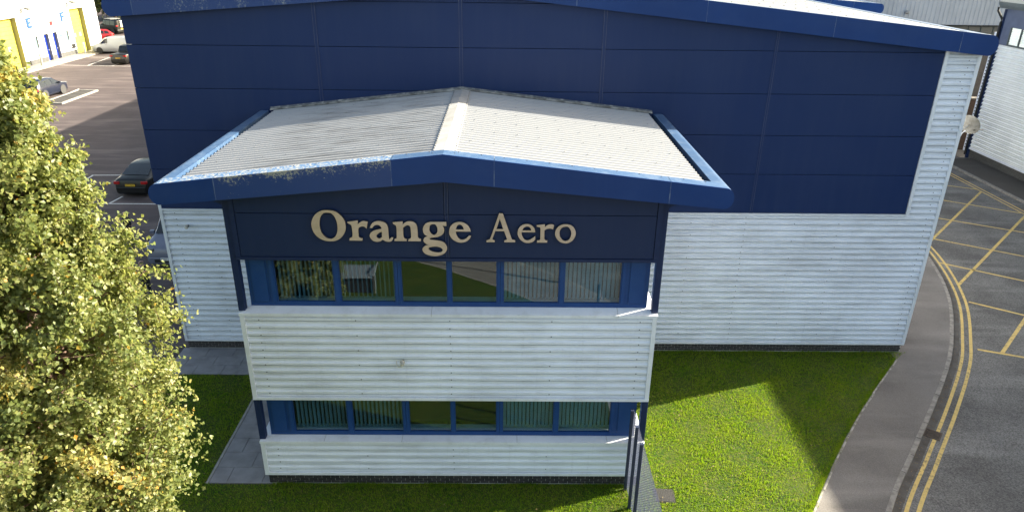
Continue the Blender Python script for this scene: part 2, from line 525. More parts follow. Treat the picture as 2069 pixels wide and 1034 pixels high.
# slab path left of the office block and along the warehouse
path = tag(slabpoly([(-7.6, .0), (-5.85, .0), (-5.85, 6.62), (-10.9, 6.62), (-10.9, 5.0), (-7.6, 5.0)], GZ - .1, .006).build('slab_path', mat('slab_joint_sand', (.07, .065, .06), .95)), kind='structure')
def slab(x0, x1, y0, y1):
    g = .006; dz = random.uniform(-.003, .004)
    MB().box(x0 + g, x1 - g, y0 + g, y1 - g, .0, .026 + dz).build('paving_slab', SLAB, path, bevel=.005)
y = .02; r = 0
while y < 4.95:
    y1 = min(y + .6, 4.99)
    x = -7.54 if r % 2 else -7.54 - .45
    while x < -5.9:
        slab(max(x, -7.54), min(x + .9, -5.88), y, y1)
        x += .9
    y = y1; r += 1
for r in range(3):
    x = -10.88 - .45 * (r % 2)
    while x < -5.9:
        if min(x + .9, -5.88) - max(x, -10.88) > .1:
            slab(max(x, -10.88), min(x + .9, -5.88), 5.0 + r * .535, 5.0 + (r + 1) * .535)
        x += .9
for i in range(6):
    MB().box(-7.615, -7.548, .0 + i * .83, .0 + i * .83 + .82, GZ, .03).build('edging_stone', CONC, path)

# car park markings, kerbed island, unit footway
cz = GZ + .009
for a, b in [((-24.4, 26.1), (-21.6, 26.2)), ((-24.3, 26.1), (-24.3, 21.0)), ((-23.5, 21.2), (-15.0, 21.25)), ((-20.75, 22.4), (-20.9, 21.2)), ((-15.0, 16.2), (-11.5, 16.2)),
             ((-49.2, 65.4), (-40.8, 65.0)), ((-45.6, 65.2), (-46.2, 71.0)), ((-49.2, 71.2), (-41, 71.1)), ((-42.9, 65.2), (-43.4, 71.0)), ((-39.1, 47.3), (-39.4, 52.2))]:
    seg(car_park, a, b, .11, cz, WPAINT, 'bay_line')
isl = thing('kerbed_island', 'low kerbed island with pale concrete edge in the car park', 'traffic island', (-38.0, 48.3, GZ))
MB().box(-.75, .75, -2.7, 2.7, 0, .10).build('infill', asphalt('island_asphalt', (.05, .047, .045), (.065, .06, .058), (.09, .085, .08), .2), isl)
for sx in (-1, 1):
    for i in range(6):
        MB().box(sx * .84 - .09, sx * .84 + .09, -2.7 + i * .9, -2.71 + (i + 1) * .9, 0, .15).build('kerb_stone', CONC, isl, bevel=.02)
for sy in (-1, 1):
    for i in range(2):
        MB().box(-.93 + i * .93, -.01 + i * .93 - .0, sy * 2.8 - .09, sy * 2.8 + .09, 0, .148).build('kerb_stone', CONC, isl, bevel=.02)
MB().box(-51.0, -48.9, 30, 79.5, GZ - .05, .02).build('unit_path', mat('unit_path_concrete', (.30, .27, .245), .9, (.24, .215, .195), 1.5))['kind'] = 'structure'

# drain grating in the gutter and inspection cover in the lawn
d = thing('drain_grating', 'rusty slotted drain grating in the gutter beside the kerb', 'drain grating', (12.42, 2.27, GZ), math.atan2(1.1, .9))
RUST = mat('cast_iron', (.055, .045, .04), .8, (.11, .075, .055), 14, bump=.4)
MB().box(-.21, .21, -.21, .21, 0, .004).build('pit', DARK, d)
fr = MB()
for a in ((-.22, .22, -.22, -.185), (-.22, .22, .185, .22), (-.22, -.185, -.184, .184), (.185, .22, -.184, .184)):
    fr.box(*a, .005, .022)
fr.build('frame', RUST, d)
for i in range(9):
    MB().box(-.165 + i * .0405, -.145 + i * .0405, -.184, .184, .005, .018).build('bar', RUST, d)
d = thing('inspection_cover', 'square grey chequer plate inspection cover set in the lawn', 'manhole cover', (4.1, -.36, 0), R(-6))
MB().box(-.26, .26, -.24, .24, 0, .012).build('frame', mat('cover_rim', (.03, .028, .027), .8), d)
MB().box(-.235, .235, -.215, .215, .012, .020).build('plate', mat('cover_plate', (.028, .027, .027), .7, (.042, .040, .040), 18), d)
st = MB()
for i in range(11):
    for k in range(10):
        st.box(-.215 + i * .042, -.195 + i * .042, -.195 + k * .042, -.183 + k * .042, .020, .026)
tag(st.build('tread_studs', mat('cover_stud', (.05, .048, .048), .6), d), kind='stuff')

# ================================================================ BUILDING HELPERS
def rib_line(z0, z1, y, pitch=.2, depth=.036):
    """(y, z) points of a horizontally laid profile, outer face at y"""
    L_ = []
    z = z0
    while z < z1 - 1e-6:
        for dz, dy in ((0, depth), (.063, depth), (.066, depth + .045), (.100, depth + .045), (.102, 0), (.156, 0)):
            if z + dz * pitch / .2 <= z1:
                L_.append((y + dy, z + dz * pitch / .2))
        z += pitch
    L_.append((y + depth * .5, z1))
    return L_
def clad(parent, name, u0, u1, z0, z1, at, matl=None, pitch=.2, depth=.036):
    """at(u, n, z) -> point; n grows inwards"""
    L_ = rib_line(z0, z1, 0, pitch, depth)
    a = [at(u0, n, z) for n, z in L_]
    b = [at(u1, n, z) for n, z in L_]
    k = len(L_)
    return MB().add(a + b, [(i, i + 1, k + i + 1, k + i) for i in range(k - 1)]).build(name, matl or WHITE, parent, normals=False)
def screws(parent, pts, at, size=.011):
    m_ = MB()
    for u, z in pts:
        q = [at(u + a * size, 0, z + b * size) for a, b in ((-1, -1), (1, -1), (1, 1), (-1, 1))]
        q2 = [at(u + a * size, -.008, z + b * size) for a, b in ((-1, -1), (1, -1), (1, 1), (-1, 1))]
        m_.add(q + q2, [(4, 5, 6, 7), (0, 1, 5, 4), (1, 2, 6, 5), (2, 3, 7, 6), (3, 0, 4, 7)])
    return tag(m_.build('screw_heads', SCREW, parent), kind='stuff')
SCREW = mat('screw_cap', (.10, .10, .11), .5)
def clip(poly, a, b, c):
    """keep a*x + b*z <= c"""
    out = []
    for i in range(len(poly)):
        p, q = poly[i], poly[(i + 1) % len(poly)]
        fp, fq = a * p[0] + b * p[1] - c, a * q[0] + b * q[1] - c
        if fp <= 0: out.append(p)
        if (fp < 0 < fq) or (fq < 0 < fp):
            t = fp / (fp - fq)
            out.append((p[0] + (q[0] - p[0]) * t, p[1] + (q[1] - p[1]) * t))
    return out
def bricks(parent, x0, x1, y, z0, courses, sets):
    """wall of bricks facing -Y; sets: list of prepared brick meshes"""
    MB().box(x0, x1, y + .006, y + .10, z0 - .15, z0 + courses * .075 + .01).build('mortar_bed', MORTAR, parent)
    for c in range(courses):
        x = x0 - (.1125 if c % 2 else 0)
        while x < x1 - .03:
            a, b = max(x, x0), min(x + .215, x1)
            if b - a > .04:
                o = inst('brick', random.choice(sets), parent, ((a + b) / 2, y + random.uniform(-.002, .002), z0 + c * .075 + .0325), scale=((b - a) / .215, 1, 1))
            x += .225
def brick_meshes(n=4):
    out = []
    for i in range(n):
        g = random.uniform(.7, 1.5)
        bm_ = mat('engineering_brick_%d' % i, (.022 * g, .021 * g, .025 * g), .55, (.045 * g, .040 * g, .044 * g), 9, bump=.4, bscale=80)
        o = MB().box(-.1075, .1075, -.006, .03, -.0325, .0325).build('brick', bm_)
        out.append(o.data)
        bpy.data.objects.remove(o)
    return out
BRICKS = brick_meshes()

def gable_roof(parent, xa, zt, zb, sides, yf, yb, joints, wall_x, lit_worn=None, ridge_half=.24, flange=.13, sheet_w=1.0, tops=None):
    """sides: {-1: (slope_top, slope_bottom, nose distance), +1: ...}"""
    def top(x):
        s = -1 if x < xa else 1
        return zt - sides[s][0] * abs(x - xa)
    def bot(x):
        s = -1 if x < xa else 1
        return zb - sides[s][1] * abs(x - xa)
    xl, xr = xa - sides[-1][2], xa + sides[1][2]
    # front fascia, one pressed panel between each pair of joints
    cuts = [xl] + sorted(joints) + [xr]
    for i in range(len(cuts) - 1):
        a, b = cuts[i] + (.005 if i else 0), cuts[i + 1] - (.005 if i < len(cuts) - 2 else 0)
        xs = [a] + ([xa] if a < xa < b else []) + [b]
        up = [(x, top(x)) for x in xs]
        dn = [(x, bot(x)) for x in reversed(xs)]
        if i == len(cuts) - 2:
            up += nose(b, top(b), bot(b), 1)
        if i == 0:
            dn += list(reversed(nose(a, top(a), bot(a), -1)))
        mt = (lit_worn or {}).get(i, FASCIA)
        MB().extrude([(x, yf, z) for x, z in up + dn], (0, .025, 0)).build('fascia_panel', mt, parent)
        m_ = MB()
        for k in range(len(xs) - 1):
            p, q = xs[k], xs[k + 1]
            m_.add([(p, yf + .026, top(p)), (q, yf + .026, top(q)), (q, yf + flange, top(q) + .004), (p, yf + flange, top(p) + .004),
                    (p, yf + flange, top(p) - .06), (q, yf + flange, top(q) - .06)], [(0, 1, 2, 3), (3, 2, 5, 4)])
        m_.build('fascia_top', (tops or {}).get(i, FADED_GLOSS), parent)
    for j in joints:
        MB().box(j - .009, j + .009, yf - .004, yf + .0, bot(j) + .01, top(j) - .01).build('joint_cover', SEAMTRIM, parent)
    # bullnose eaves running back
    for s, xe in ((-1, xl), (1, xr)):
        zT, zB = top(xe), bot(xe)
        prof = [(xe - s * .20, zT - .17), (xe - s * .20, zT - .002), (xe, zT - .002)] + [(x, z) for x, z in nose(xe, zT - .002, zB + .002, s)] + [(xe, zB + .002), (wall_x[s] - s * .02, bot(wall_x[s]) + .002)]
        MB().sheet([(x, yf + .03, z) for x, z in prof], (0, yb - yf - .03, 0)).build('eave_box', FADED_GLOSS, parent)
        MB().quad((xe - s * .60, yf + .14, zT - .165), (xe - s * .20, yf + .14, zT - .165), (xe - s * .20, yb, zT - .165), (xe - s * .60, yb, zT - .165)).build('gutter', GUTTER, parent)
        # corrugated roof sheets, ribs running down the slope
        d0, d1 = .10, sides[s][2] - .36
        y = yf + flange - .02
        while y < yb - .02:
            y1 = min(y + sheet_w, yb)
            ln = []
            q = y
            while q < y1 - 1e-6:
                for dy, dz in ((0, 0), (.088, 0), (.118, .031), (.168, .031)):
                    if q + dy <= y1: ln.append((q + dy, dz))
                q += .2
            ln.append((y1, 0))
            a = [(xa + s * d0, yy, top(xa + s * d0) - .055 + dz) for yy, dz in ln]
            b = [(xa + s * d1, yy, top(xa + s * d1) - .055 + dz) for yy, dz in ln]
            k = len(ln)
            o = MB().add(a + b, [(i, i + 1, k + i + 1, k + i) for i in range(k - 1)]).build('roof_sheet', ROOF, parent, normals=False)
            y = y1
    # ridge flashing
    m_ = MB()
    for s in (-1, 1):
        x2 = xa + s * ridge_half
        m_.add([(xa, yf + flange + .002, zt + .004), (x2, yf + flange + .002, top(x2) - .006), (x2, yb, top(x2) - .006), (xa, yb, zt + .004), (x2, yf + flange + .002, top(x2) - .03), (x2, yb, top(x2) - .03)], [(0, 1, 2, 3), (1, 4, 5, 2)])
    m_.build('ridge_flashing', RIDGE, parent)
    return top, bot
def nose(x, zT, zB, s, n=10):
    r = (zT - zB) / 2
    return [(x + s * r * .82 * math.sin(math.pi * k / n), (zT + zB) / 2 + r * math.cos(math.pi * k / n)) for k in range(1, n)]
SEAMTRIM = mat('chalked_joint', (.020, .060, .19), .5, (.13, .18, .28), 7, stretch=(1, 1, .6), lo=.4, hi=.7)
GUTTER = mat('gutter_lining', (.10, .105, .11), .7, (.05, .05, .05), 5)

# ================================================================ OFFICE BLOCK
AX = -1.255
office = thing('office_block', 'two storey office block in front of the warehouse, white cladding bands and shallow gabled roof', 'building')
atY = lambda Y: (lambda u, n, z: (u, Y + n, z))
XL, XR = -6.035, 3.525
bricks(office, -5.975, 3.465, .05, .03, 4, BRICKS)
MB().box(-5.975, 3.465, .16, 6.5, -.2, .33).build('plinth_core', MORTAR, office)
def band(z0, z1, sheets):
    for i, (a, b) in enumerate(sheets):
        clad(office, 'cladding_sheet', a, b, z0 + .055, z1 - .045, atY(-.0))
    # core, flashings
    MB().box(XL + .11, XR - .11, .11, 6.55, z0 + .02, z1 - .02).build('wall_core', ROOM, office)
    for s, x in ((-1, XL), (1, XR)):
        MB().box(min(x, x - s * .10), max(x, x - s * .10), -.022, .034, z0 + .01, z1 - .012).build('corner_flashing', FLASH, office)
        zz = z0
        clad(office, 'cladding_sheet', .02, 6.5, z0 + .055, z1 - .045, (lambda xx, s_: (lambda u, n, z: (xx - s_ * n, u, z)))(x - s * .001, s))
    MB().box(XL + .001, XR - .001, -.030, .03, z0 - .012, z0 + .055).build('drip_flashing', FLASH, office)
def sill(zf, zb_, joints):
    """pressed sill: one length between each pair of joints, mitred returns at the corners"""
    y0, y1 = -.035, .235
    cuts = [XL - .012] + joints + [XR + .012]
    for i in range(len(cuts) - 1):
        a, b = cuts[i] + (.004 if i else 0), cuts[i + 1] - (.004 if i < len(cuts) - 2 else 0)
        ai = a + (.27 if i == 0 else 0); bi = b - (.27 if i == len(cuts) - 2 else 0)
        MB().add([(a, y0, zf - .07), (b, y0, zf - .07), (b, y0, zf), (a, y0, zf), (bi, y1, zb_), (ai, y1, zb_)], [(0, 1, 2, 3), (3, 2, 4, 5)]).build('sill', FLASH, office, normals=False)
    for s, x in ((-1, XL - .012), (1, XR + .012)):
        q = [(x, y0, zf), (x, 6.5, zf), (x - s * .27, 6.5, zb_), (x - s * .27, y1, zb_), (x, y0, zf - .07), (x, 6.5, zf - .07)]
        MB().add(q, [(0, 1, 2, 3), (4, 5, 1, 0)]).build('sill', FLASH, office)
band(.345, 1.36, [(XL + .1, -1.17), (-1.17, XR - .1)])
band(2.63, 4.95, [(XL + .1, -1.15), (-1.15, XR - .1)])
sill(1.385, 1.405, [-4.45, -2.52, .35, 2.6])
sill(4.985, 5.055, [-1.66, 2.62])
pts = []
for z0, n in ((.56, 4), (2.83, 11)):
    for k in range(n):
        for u in (-5.62, -3.4 if k % 2 == 0 else None, -1.24, 1.1 if k % 2 == 0 else None, 3.15):
            if u is not None: pts.append((u + random.uniform(-.01, .01), z0 + k * .2 - .03))
screws(office, pts, atY(0))

# windows: six lights and two blank panels per storey, set back behind the cladding
GY = .24
LIGHTS = [(-5.20, -3.86), (-3.74, -2.48), (-2.34, -1.29), (-1.20, -.16), (-.02, 1.26), (1.37, 2.68)]
slat_m = MB().box(-.044, .044, -.002, .002, 0, 1).build('blind_slat', BLIND)
SLAT = slat_m.data
bpy.data.objects.remove(slat_m)
def storey(z0, z1, angle, cover):
    # continuous frame members: bottom rail, head, outer blank panels
    MB().box(-5.82, 3.31, GY - .02, GY + .06, z0, z0 + .085).build('window_rail', FRAME, office)
    MB().box(-5.82, 3.31, GY - .02, GY + .06, z1 - .05, z1 + .05).build('window_rail', FRAME, office)
    for a, b in ((-5.82, -5.285), (2.765, 3.31)):
        MB().box(a, b, GY - .016, GY + .05, z0 + .086, z1 - .051).build('blank_panel', FRAME, office)
        MB().box(a + .10, b - .10, GY - .045, GY - .017, z0 + .12, z1 - .05).build('blank_panel_face', FRAME, office)
    MB().box(-5.30, -5.21, GY - .05, GY + .05, z0 + .086, z1 - .05).build('window_post', FRAME, office)
    MB().box(2.69, 2.76, GY - .05, GY + .05, z0 + .086, z1 - .05).build('window_post', FRAME, office)
    for i in range(5):
        a, b = LIGHTS[i][1] + .012, LIGHTS[i + 1][0] - .012
        w = (b - a)
        if w > .1:
            MB().box(a, (a + b) / 2 - .004, GY - .05, GY + .05, z0 + .086, z1 - .05).build('window_post', FRAME, office)
            MB().box((a + b) / 2 + .004, b, GY - .05, GY + .05, z0 + .086, z1 - .05).build('window_post', FRAME, office)
        else:
            MB().box(a, b, GY - .05, GY + .05, z0 + .086, z1 - .05).build('window_post', FRAME, office)
    for i, (a, b) in enumerate(LIGHTS):
        f = MB()
        f.box(a - .012, a + .018, GY - .03, GY + .03, z0 + .087, z1 - .052)
        f.box(b - .018, b + .012, GY - .03, GY + .03, z0 + .087, z1 - .052)
        f.box(a + .0185, b - .0185, GY - .03, GY + .03, z0 + .087, z0 + .115)
        f.box(a + .0185, b - .0185, GY - .03, GY + .03, z1 - .08, z1 - .052)
        w = f.build('window', FRAME, office)
        MB().box(a + .016, b - .016, GY + .0, GY + .012, z0 + .112, z1 - .078).build('pane', GLASS, w)
        MB().box(a - .05, b + .05, GY + .07, GY + .30, z0 + .06, z0 + .095).build('window_board', BOARD, w)
        if cover[i]:
            n = int((b - a) / .098)
            for k in range(n):
                x = a + .06 + k * (b - a - .12) / (n - 1)
                an = R(angle[i] + random.uniform(-6, 6))
                h = z1 + .02 - (z0 + .125)
                o = inst('blind_slat', SLAT, w, (x, GY + .17, z0 + .125), an, (1, 1, h))
    for a, b in ((-5.82, -5.30), (2.76, 3.31)):
        pass
BOARD = mat('window_board', (.62, .66, .64), .6)
storey(5.06, 6.30, [78, 82, 0, 0, 35, 24], [1, 1, 0, 0, 1, 1])
storey(1.41, 2.62, [62, 66, 0, 0, 28, 22], [1, 1, 0, 0, 1, 1])
# rooms behind the glass, and the set-back side walls of the glazed bands
for z0, z1 in ((1.36, 2.66), (4.98, 6.40)):
    MB().box(-5.80, 3.29, 4.2, 4.3, z0, z1).build('office_back_wall', ROOM, office)
    MB().box(-5.80, 3.29, .30, 4.2, z0 + .01, z0 + .03).build('office_floor', CARPET, office)
    for x in (-5.80, 3.27):
        MB().box(x, x + .03, GY + .06, 6.5, z0 + .03, z1).build('side_wall', FRAME, office)
# navy band under the roof
def navy_panels(parent, xs, zs, y, top, matl, gap=.007, th=.03):
    for i in range(len(xs) - 1):
        for k in range(len(zs) - 1):
            poly = [(xs[i] + gap, zs[k] + gap), (xs[i + 1] - gap, zs[k] + gap), (xs[i + 1] - gap, zs[k + 1] - gap), (xs[i] + gap, zs[k + 1] - gap)]
            for a, b, c in top:
                poly = clip(poly, a, b, c)
                if len(poly) < 3: break
            if len(poly) < 3: continue
            MB().extrude([(x, y, z) for x, z in poly], (0, th, 0)).build('composite_panel', matl, parent, bevel=.004)
ZT, ZB = 8.845, 8.262
SL = {-1: (.114, .092, 5.90), 1: (.114, .092, 5.84)}
lim = [(-.092, 1, ZB + .05 + .092 * -AX * -1), (.092, 1, ZB + .05 + .092 * AX)]
# z <= ZB - .092*|x-AX| + .05
lim = [(.092, 1, ZB + .05 + .092 * AX), (-.092, 1, ZB + .05 - .092 * AX)]
navy_panels(office, [-5.80, -1.30, -1.21, 3.30], [6.385, 7.405, 8.6], .004, lim, NAVY2)
for i, xx in enumerate((-1.29, -1.225)):
    MB().box(xx, xx + .012, -.004, .03, 6.39, 8.22).build('joint_trim', STRIP, office)
MB().box(-5.90, 3.415, -.02, .07, 6.31, 6.382).build('drip_flashing', NAVYTRIM, office)
for a, b in ((-5.905, -5.80), (3.302, 3.418)):
    MB().box(a, b, -.012, .06, 6.385, 7.84).build('corner_flashing', NAVYTRIM, office)
MB().extrude([(x, .05, z) for x, z in clip(clip([(-5.9, 6.32), (3.41, 6.32), (3.41, 8.8), (-5.9, 8.8)], *lim[0]), *lim[1])], (0, 6.5, 0)).build('wall_core', NAVYTRIM, office)
top_o, bot_o = gable_roof(office, AX, ZT, ZB, SL, -.40, 6.53, [-5.97, -2.32, -.22, 3.42], {-1: -5.9, 1: 3.41}, {0: FASCIA, 1: WORN, 2: FASCIA}, flange=.36, tops={0: WORNTOP, 1: WORNTOP})
MB().add([(-7.1, -.38, bot_o(-7.1) + .01), (AX, -.38, ZB + .01), (AX, .3, ZB + .01), (-7.1, .3, bot_o(-7.1) + .01), (4.58, -.38, bot_o(4.58) + .01), (4.58, .3, bot_o(4.58) + .01)], [(0, 1, 2, 3), (1, 4, 5, 2)]).build('soffit', NAVYTRIM, office)
MB().add([(-7.1, -.374, bot_o(-7.1) + .4), (AX, -.374, ZB + .5), (AX, -.374, ZB + .01), (-7.1, -.374, bot_o(-7.1) + .01), (4.58, -.374, bot_o(4.58) + .4), (4.58, -.374, bot_o(4.58) + .01)], [(0, 1, 2, 3), (1, 4, 5, 2)]).build('fascia_backing', DARK, office)
# corner columns standing outside the glazed bands
for s, x in ((-1, -5.99), (1, 3.47)):
    for z0, z1 in ((5.0, 7.80), (1.39, 2.63)):
        MB().box(x - .075, x + .075, .05, .22, z0, z1).build('column', NAVYTRIM, office, bevel=.01)
    m_ = MB().extrude([(x - s * .05, .06, 7.52), (x + s * .55, .06, 7.78), (x + s * .55, .06, 7.84), (x - s * .05, .06, 7.84)], (0, .08, 0))
    m_.build('eave_bracket', NAVYTRIM, office)
# flashing where the office roof meets the warehouse wall
m_ = MB()
for s in (-1, 1):
    xe = AX + s * (SL[s][2] - .25)
    m_.add([(AX, 6.47, ZT - .012), (xe, 6.47, top_o(xe) - .012), (xe, 6.53, top_o(xe) + .035), (AX, 6.53, ZT + .035)], [(0, 1, 2, 3)])
m_.build('abutment_flashing', mat('lead_flashing', (.30, .30, .29), .7, (.10, .10, .095), 4, lo=.35, hi=.6), office)
m_ = MB()
for s in (-1, 1):
    xe = AX + s * (SL[s][2] - .25)
    m_.add([(AX, 6.535, ZT + .03), (xe, 6.535, top_o(xe) + .02), (xe, 6.535, top_o(xe) + .075), (AX, 6.535, ZT + .075)], [(0, 1, 2, 3)])
m_.build('upstand_flashing', mat('blackened_flashing', (.10, .11, .14), .7, (.36, .36, .36), 7, lo=.5, hi=.7), office)
pts = MB()
for s in (-1, 1):
    for i in range(7):
        for k in range(10):
            d_ = .5 + k * .52; y = -.1 + i * 1.0 + .15
            x = AX + s * d_
            pts.box(x - .007, x + .007, y - .007, y + .007, top_o(x) - .026, top_o(x) - .019)
    for k in range(36):
        x = AX + s * .225; y = -.2 + k * .19
        pts.box(x - .012, x + .012, y - .012, y + .012, top_o(x) - .004, top_o(x) + .008)
    for k in range(12):
        x = AX + s * (.3 + k * .47)
        pts.box(x - .011, x + .011, -.12, -.10, top_o(x) + .004, top_o(x) + .014)
tag(pts.build('screw_heads', SCREW, office), kind='stuff')

# sign letters
SIGN = [
  ('O', ['-3804,7516 -3643,7498 -3520,7412 -3440,7291 -3419,7150 -3451,7016 -3540,6891 -3654,6822 -3788,6803 -3935,6834 -4058,6922 -4128,7046 -4146,7188 -4113,7311 -4032,7426 -3919,7496', '-3784,7464 -3704,7450 -3637,7377 -3598,7263 -3590,7131 -3608,7015 -3654,6917 -3733,6860 -3816,6863 -3879,6897 -3945,6986 -3974,7101 -3974,7233 -3946,7348 -3894,7427 -3842,7458']),
  ('r', ['-3371,7253c -3154,7285c -3159,7185c -3107,7239 -3033,7275 -2941,7259c -2973,7106c -3013,7148 -3078,7155 -3137,7123 -3155,7084c -3157,6921 -3134,6889 -3080,6874c -3083,6824c -3362,6825c -3352,6875c -3304,6896 -3282,6951 -3283,7107 -3298,7184 -3370,7230c']),
  ('a', ['-2898,7124c -2847,7218 -2770,7267 -2687,7276 -2598,7255 -2536,7203 -2512,7123 -2510,7017 -2507,6891 -2495,6855 -2468,6878 -2450,6901c -2415,6901c -2424,6856 -2460,6815 -2518,6803 -2584,6817 -2640,6853c -2692,6816 -2776,6801 -2857,6830 -2906,6897 -2911,6951 -2877,7014 -2800,7063 -2708,7086 -2647,7100c -2655,7140 -2689,7179 -2742,7196 -2800,7178 -2854,7120c', '-2645,7038c -2713,7006 -2766,6952 -2773,6912 -2738,6876 -2696,6876 -2649,6908c']),
  ('n', ['-2397,7252c -2191,7272c -2193,7192c -2148,7237 -2080,7272 -1990,7273 -1918,7230 -1888,7164 -1880,7066 -1878,6923 -1859,6888 -1816,6870c -1818,6820c -2086,6821c -2075,6863c -2033,6886 -2019,6922 -2020,7083 -2029,7154 -2060,7187 -2101,7190 -2152,7162 -2189,7126c -2189,6992 -2185,6907 -2166,6881 -2123,6863c -2126,6821c -2386,6822c -2381,6864c -2344,6879 -2330,6911 -2326,7063 -2329,7151 -2347,7191 -2395,7217c']),
  ('g', ['-1258,7266c -1252,7178c -1350,7186c -1318,7147 -1305,7085 -1322,7013 -1373,6959 -1457,6923 -1557,6908 -1616,6896 -1623,6876 -1605,6857 -1510,6843 -1411,6829 -1328,6798 -1272,6735 -1253,6662 -1267,6599 -1319,6534 -1412,6488 -1539,6470 -1655,6490 -1746,6540 -1785,6613 -1766,6672 -1705,6718 -1626,6734c -1688,6750 -1740,6794 -1755,6839 -1736,6893 -1689,6925 -1648,6933c -1713,6965 -1748,7019 -1757,7090 -1742,7161 -1686,7232 -1611,7263 -1562,7267c', '-1538,7220 -1489,7212 -1454,7163 -1442,7092 -1459,7012 -1514,6967 -1571,6984 -1615,7046 -1623,7109 -1610,7180 -1580,7211', '-1556,6694 -1465,6697 -1382,6670 -1343,6621 -1360,6575 -1436,6553 -1544,6564 -1626,6600 -1660,6641 -1640,6673']),
  ('e', ['-734,7055c -1053,7055c -1046,6989 -1010,6908 -953,6864 -878,6864 -819,6901 -765,6955c -727,6951c -761,6883 -837,6820 -946,6794 -1045,6818 -1135,6885 -1187,6979 -1190,7068 -1161,7166 -1086,7241 -995,7269 -896,7261 -807,7204 -750,7125', '-1052,7094c -874,7095c -894,7163 -930,7203 -979,7216 -1017,7189 -1042,7144']),
  ('A', ['-115,7476c -42,7472c 149,6907 178,6872 232,6854c 230,6813c 0,6812c 2,6852c 45,6866 53,6898 -6,7072c -201,7070c -259,6895 -250,6864 -213,6850c -217,6812c -389,6810c -386,6849c -333,6872 -296,6922', '-103,7367c -23,7112c -180,7110c']),
  ('e', ['661,7050c 368,7048c 376,6972 419,6892 478,6856 544,6866 610,6907 663,6952c 665,6880c 612,6825 521,6798 429,6815 344,6882 293,6980 288,7052 315,7141 380,7208 462,7233 545,7223 620,7170 651,7108', '376,7083c 585,7084c 563,7143 521,7178 472,7182 414,7151']),
  ('r', ['698,7211c 865,7230c 869,7159c 911,7204 968,7229 1026,7232 1066,7210c 1045,7119c 1004,7137 946,7136 897,7120 861,7093c 863,6923 876,6878 893,6862 930,6856c 928,6811c 711,6809c 714,6854c 759,6863 780,6886 779,7056 777,7137 760,7167 701,7180c']),
  ('o', ['1323,7236 1423,7217 1500,7151 1539,7054 1530,6955 1480,6865 1399,6810 1316,6797 1215,6827 1137,6907 1100,7005 1113,7104 1168,7184 1241,7225', '1317,7187 1375,7177 1427,7115 1449,7026 1435,6936 1396,6873 1322,6845 1259,6872 1206,6944 1189,7024 1200,7104 1243,7163'])]
def contour(txt):
    pts = []
    for t in txt.split():
        c = t.endswith('c')
        x, z = t.rstrip('c').split(',')
        pts.append((Vector((int(x) / 1000, int(z) / 1000)), c))
    n = len(pts); out = []
    for i in range(n):
        b, cb = pts[i]; c, cc = pts[(i + 1) % n]
        a = b if cb else pts[i - 1][0]
        d_ = c if cc else pts[(i + 2) % n][0]
        if cb and cc:
            out.append(b); continue
        for k in range(6):
            t = k / 6
            out.append(.5 * ((2 * b) + (c - a) * t + (2 * a - 5 * b + 4 * c - d_) * t * t + (3 * b - a - 3 * c + d_) * t ** 3))
    return out
RETURN = mat('dark_letter_return', (.035, .030, .030), .6)
def glyph(name, contours, y, depth, matl, parent, bevel=.004):
    cu = bpy.data.curves.new('glyph', 'CURVE')
    cu.dimensions = '2D'; cu.fill_mode = 'BOTH'
    cu.extrude = depth / 2; cu.bevel_depth = bevel; cu.bevel_resolution = 1
    x0 = sum(p.x for p in contours[0]) / len(contours[0])
    for c in contours:
        sp = cu.splines.new('POLY'); sp.use_cyclic_u = True
        sp.points.add(len(c) - 1)
        for k, p in enumerate(c): sp.points[k].co = (p.x, p.y, 0, 1)
    to = bpy.data.objects.new('glyph', cu); COL.objects.link(to)
    dg = bpy.context.evaluated_depsgraph_get()
    me = bpy.data.meshes.new_from_object(to.evaluated_get(dg))
    bpy.data.objects.remove(to)
    me.transform(Matrix(((1, 0, 0, 0), (0, 0, -1, y), (0, 1, 0, 0), (0, 0, 0, 1))))
    me.materials.clear(); me.materials.append(matl); me.materials.append(RETURN)
    for q in me.polygons:
        q.material_index = 1 if abs(q.normal.y) < .35 else 0
    me.name = name
    o = bpy.data.objects.new(name, me); COL.objects.link(o); o.parent = parent
    return o
sign = thing('company_sign', 'raised bronze serif letters spelling Orange Aero on the navy band', 'sign')
for idx, (ch, cs) in enumerate(SIGN):
    o = glyph('letter', [contour(c) for c in cs], -.058, .056, BRONZE, sign)
    o['label'] = ('bold' if idx < 6 else 'light') + ' bronze letter ' + ch

# ================================================================ WAREHOUSE
WY = 6.59
WL, WR = -10.78, 13.70
house = thing('warehouse', 'large navy panelled warehouse gable with white ribbed cladding below and blue rounded fascia', 'building', (0, 0, 0))
bricks(house, 3.50, WR - .06, WY + .05, .03, 4, BRICKS)
bricks(house, WL + .06, -6.04, WY + .05, .03, 4, BRICKS)
MB().box(WL + .06, WR - .06, WY + .16, 60, -.2, .33).build('plinth_core', MORTAR, house)
mY = atY(WY)
NZ = 5.06
for a, b in ((WL + .09, -6.02), (3.50, 7.55), (7.55, 12.70)):
    clad(house, 'cladding_sheet', a, b, .385, NZ - .055, mY)
clad(house, 'cladding_sheet', 12.70, WR - .09, .385, 10.25, mY)
MB().box(3.5, WR - .002, WY - .03, WY + .03, .32, .385).build('drip_flashing', FLASH, house)
MB().box(WL + .002, -6.02, WY - .03, WY + .03, .32, .385).build('drip_flashing', FLASH, house)
for a, b, g in ((WL, -9.95, .004), (-9.945, -6.02, 0), (3.5, 7.6, 0), (7.605, 12.72, 0)):
    MB().box(a, b, WY - .035, WY + .03, NZ - .05, NZ + .002).build('ledge_flashing', FLASH, house)
MB().box(WL - .005, WL + .09, WY - .024, WY + .03, .386, 5.4).build('corner_flashing', FLASH, house)
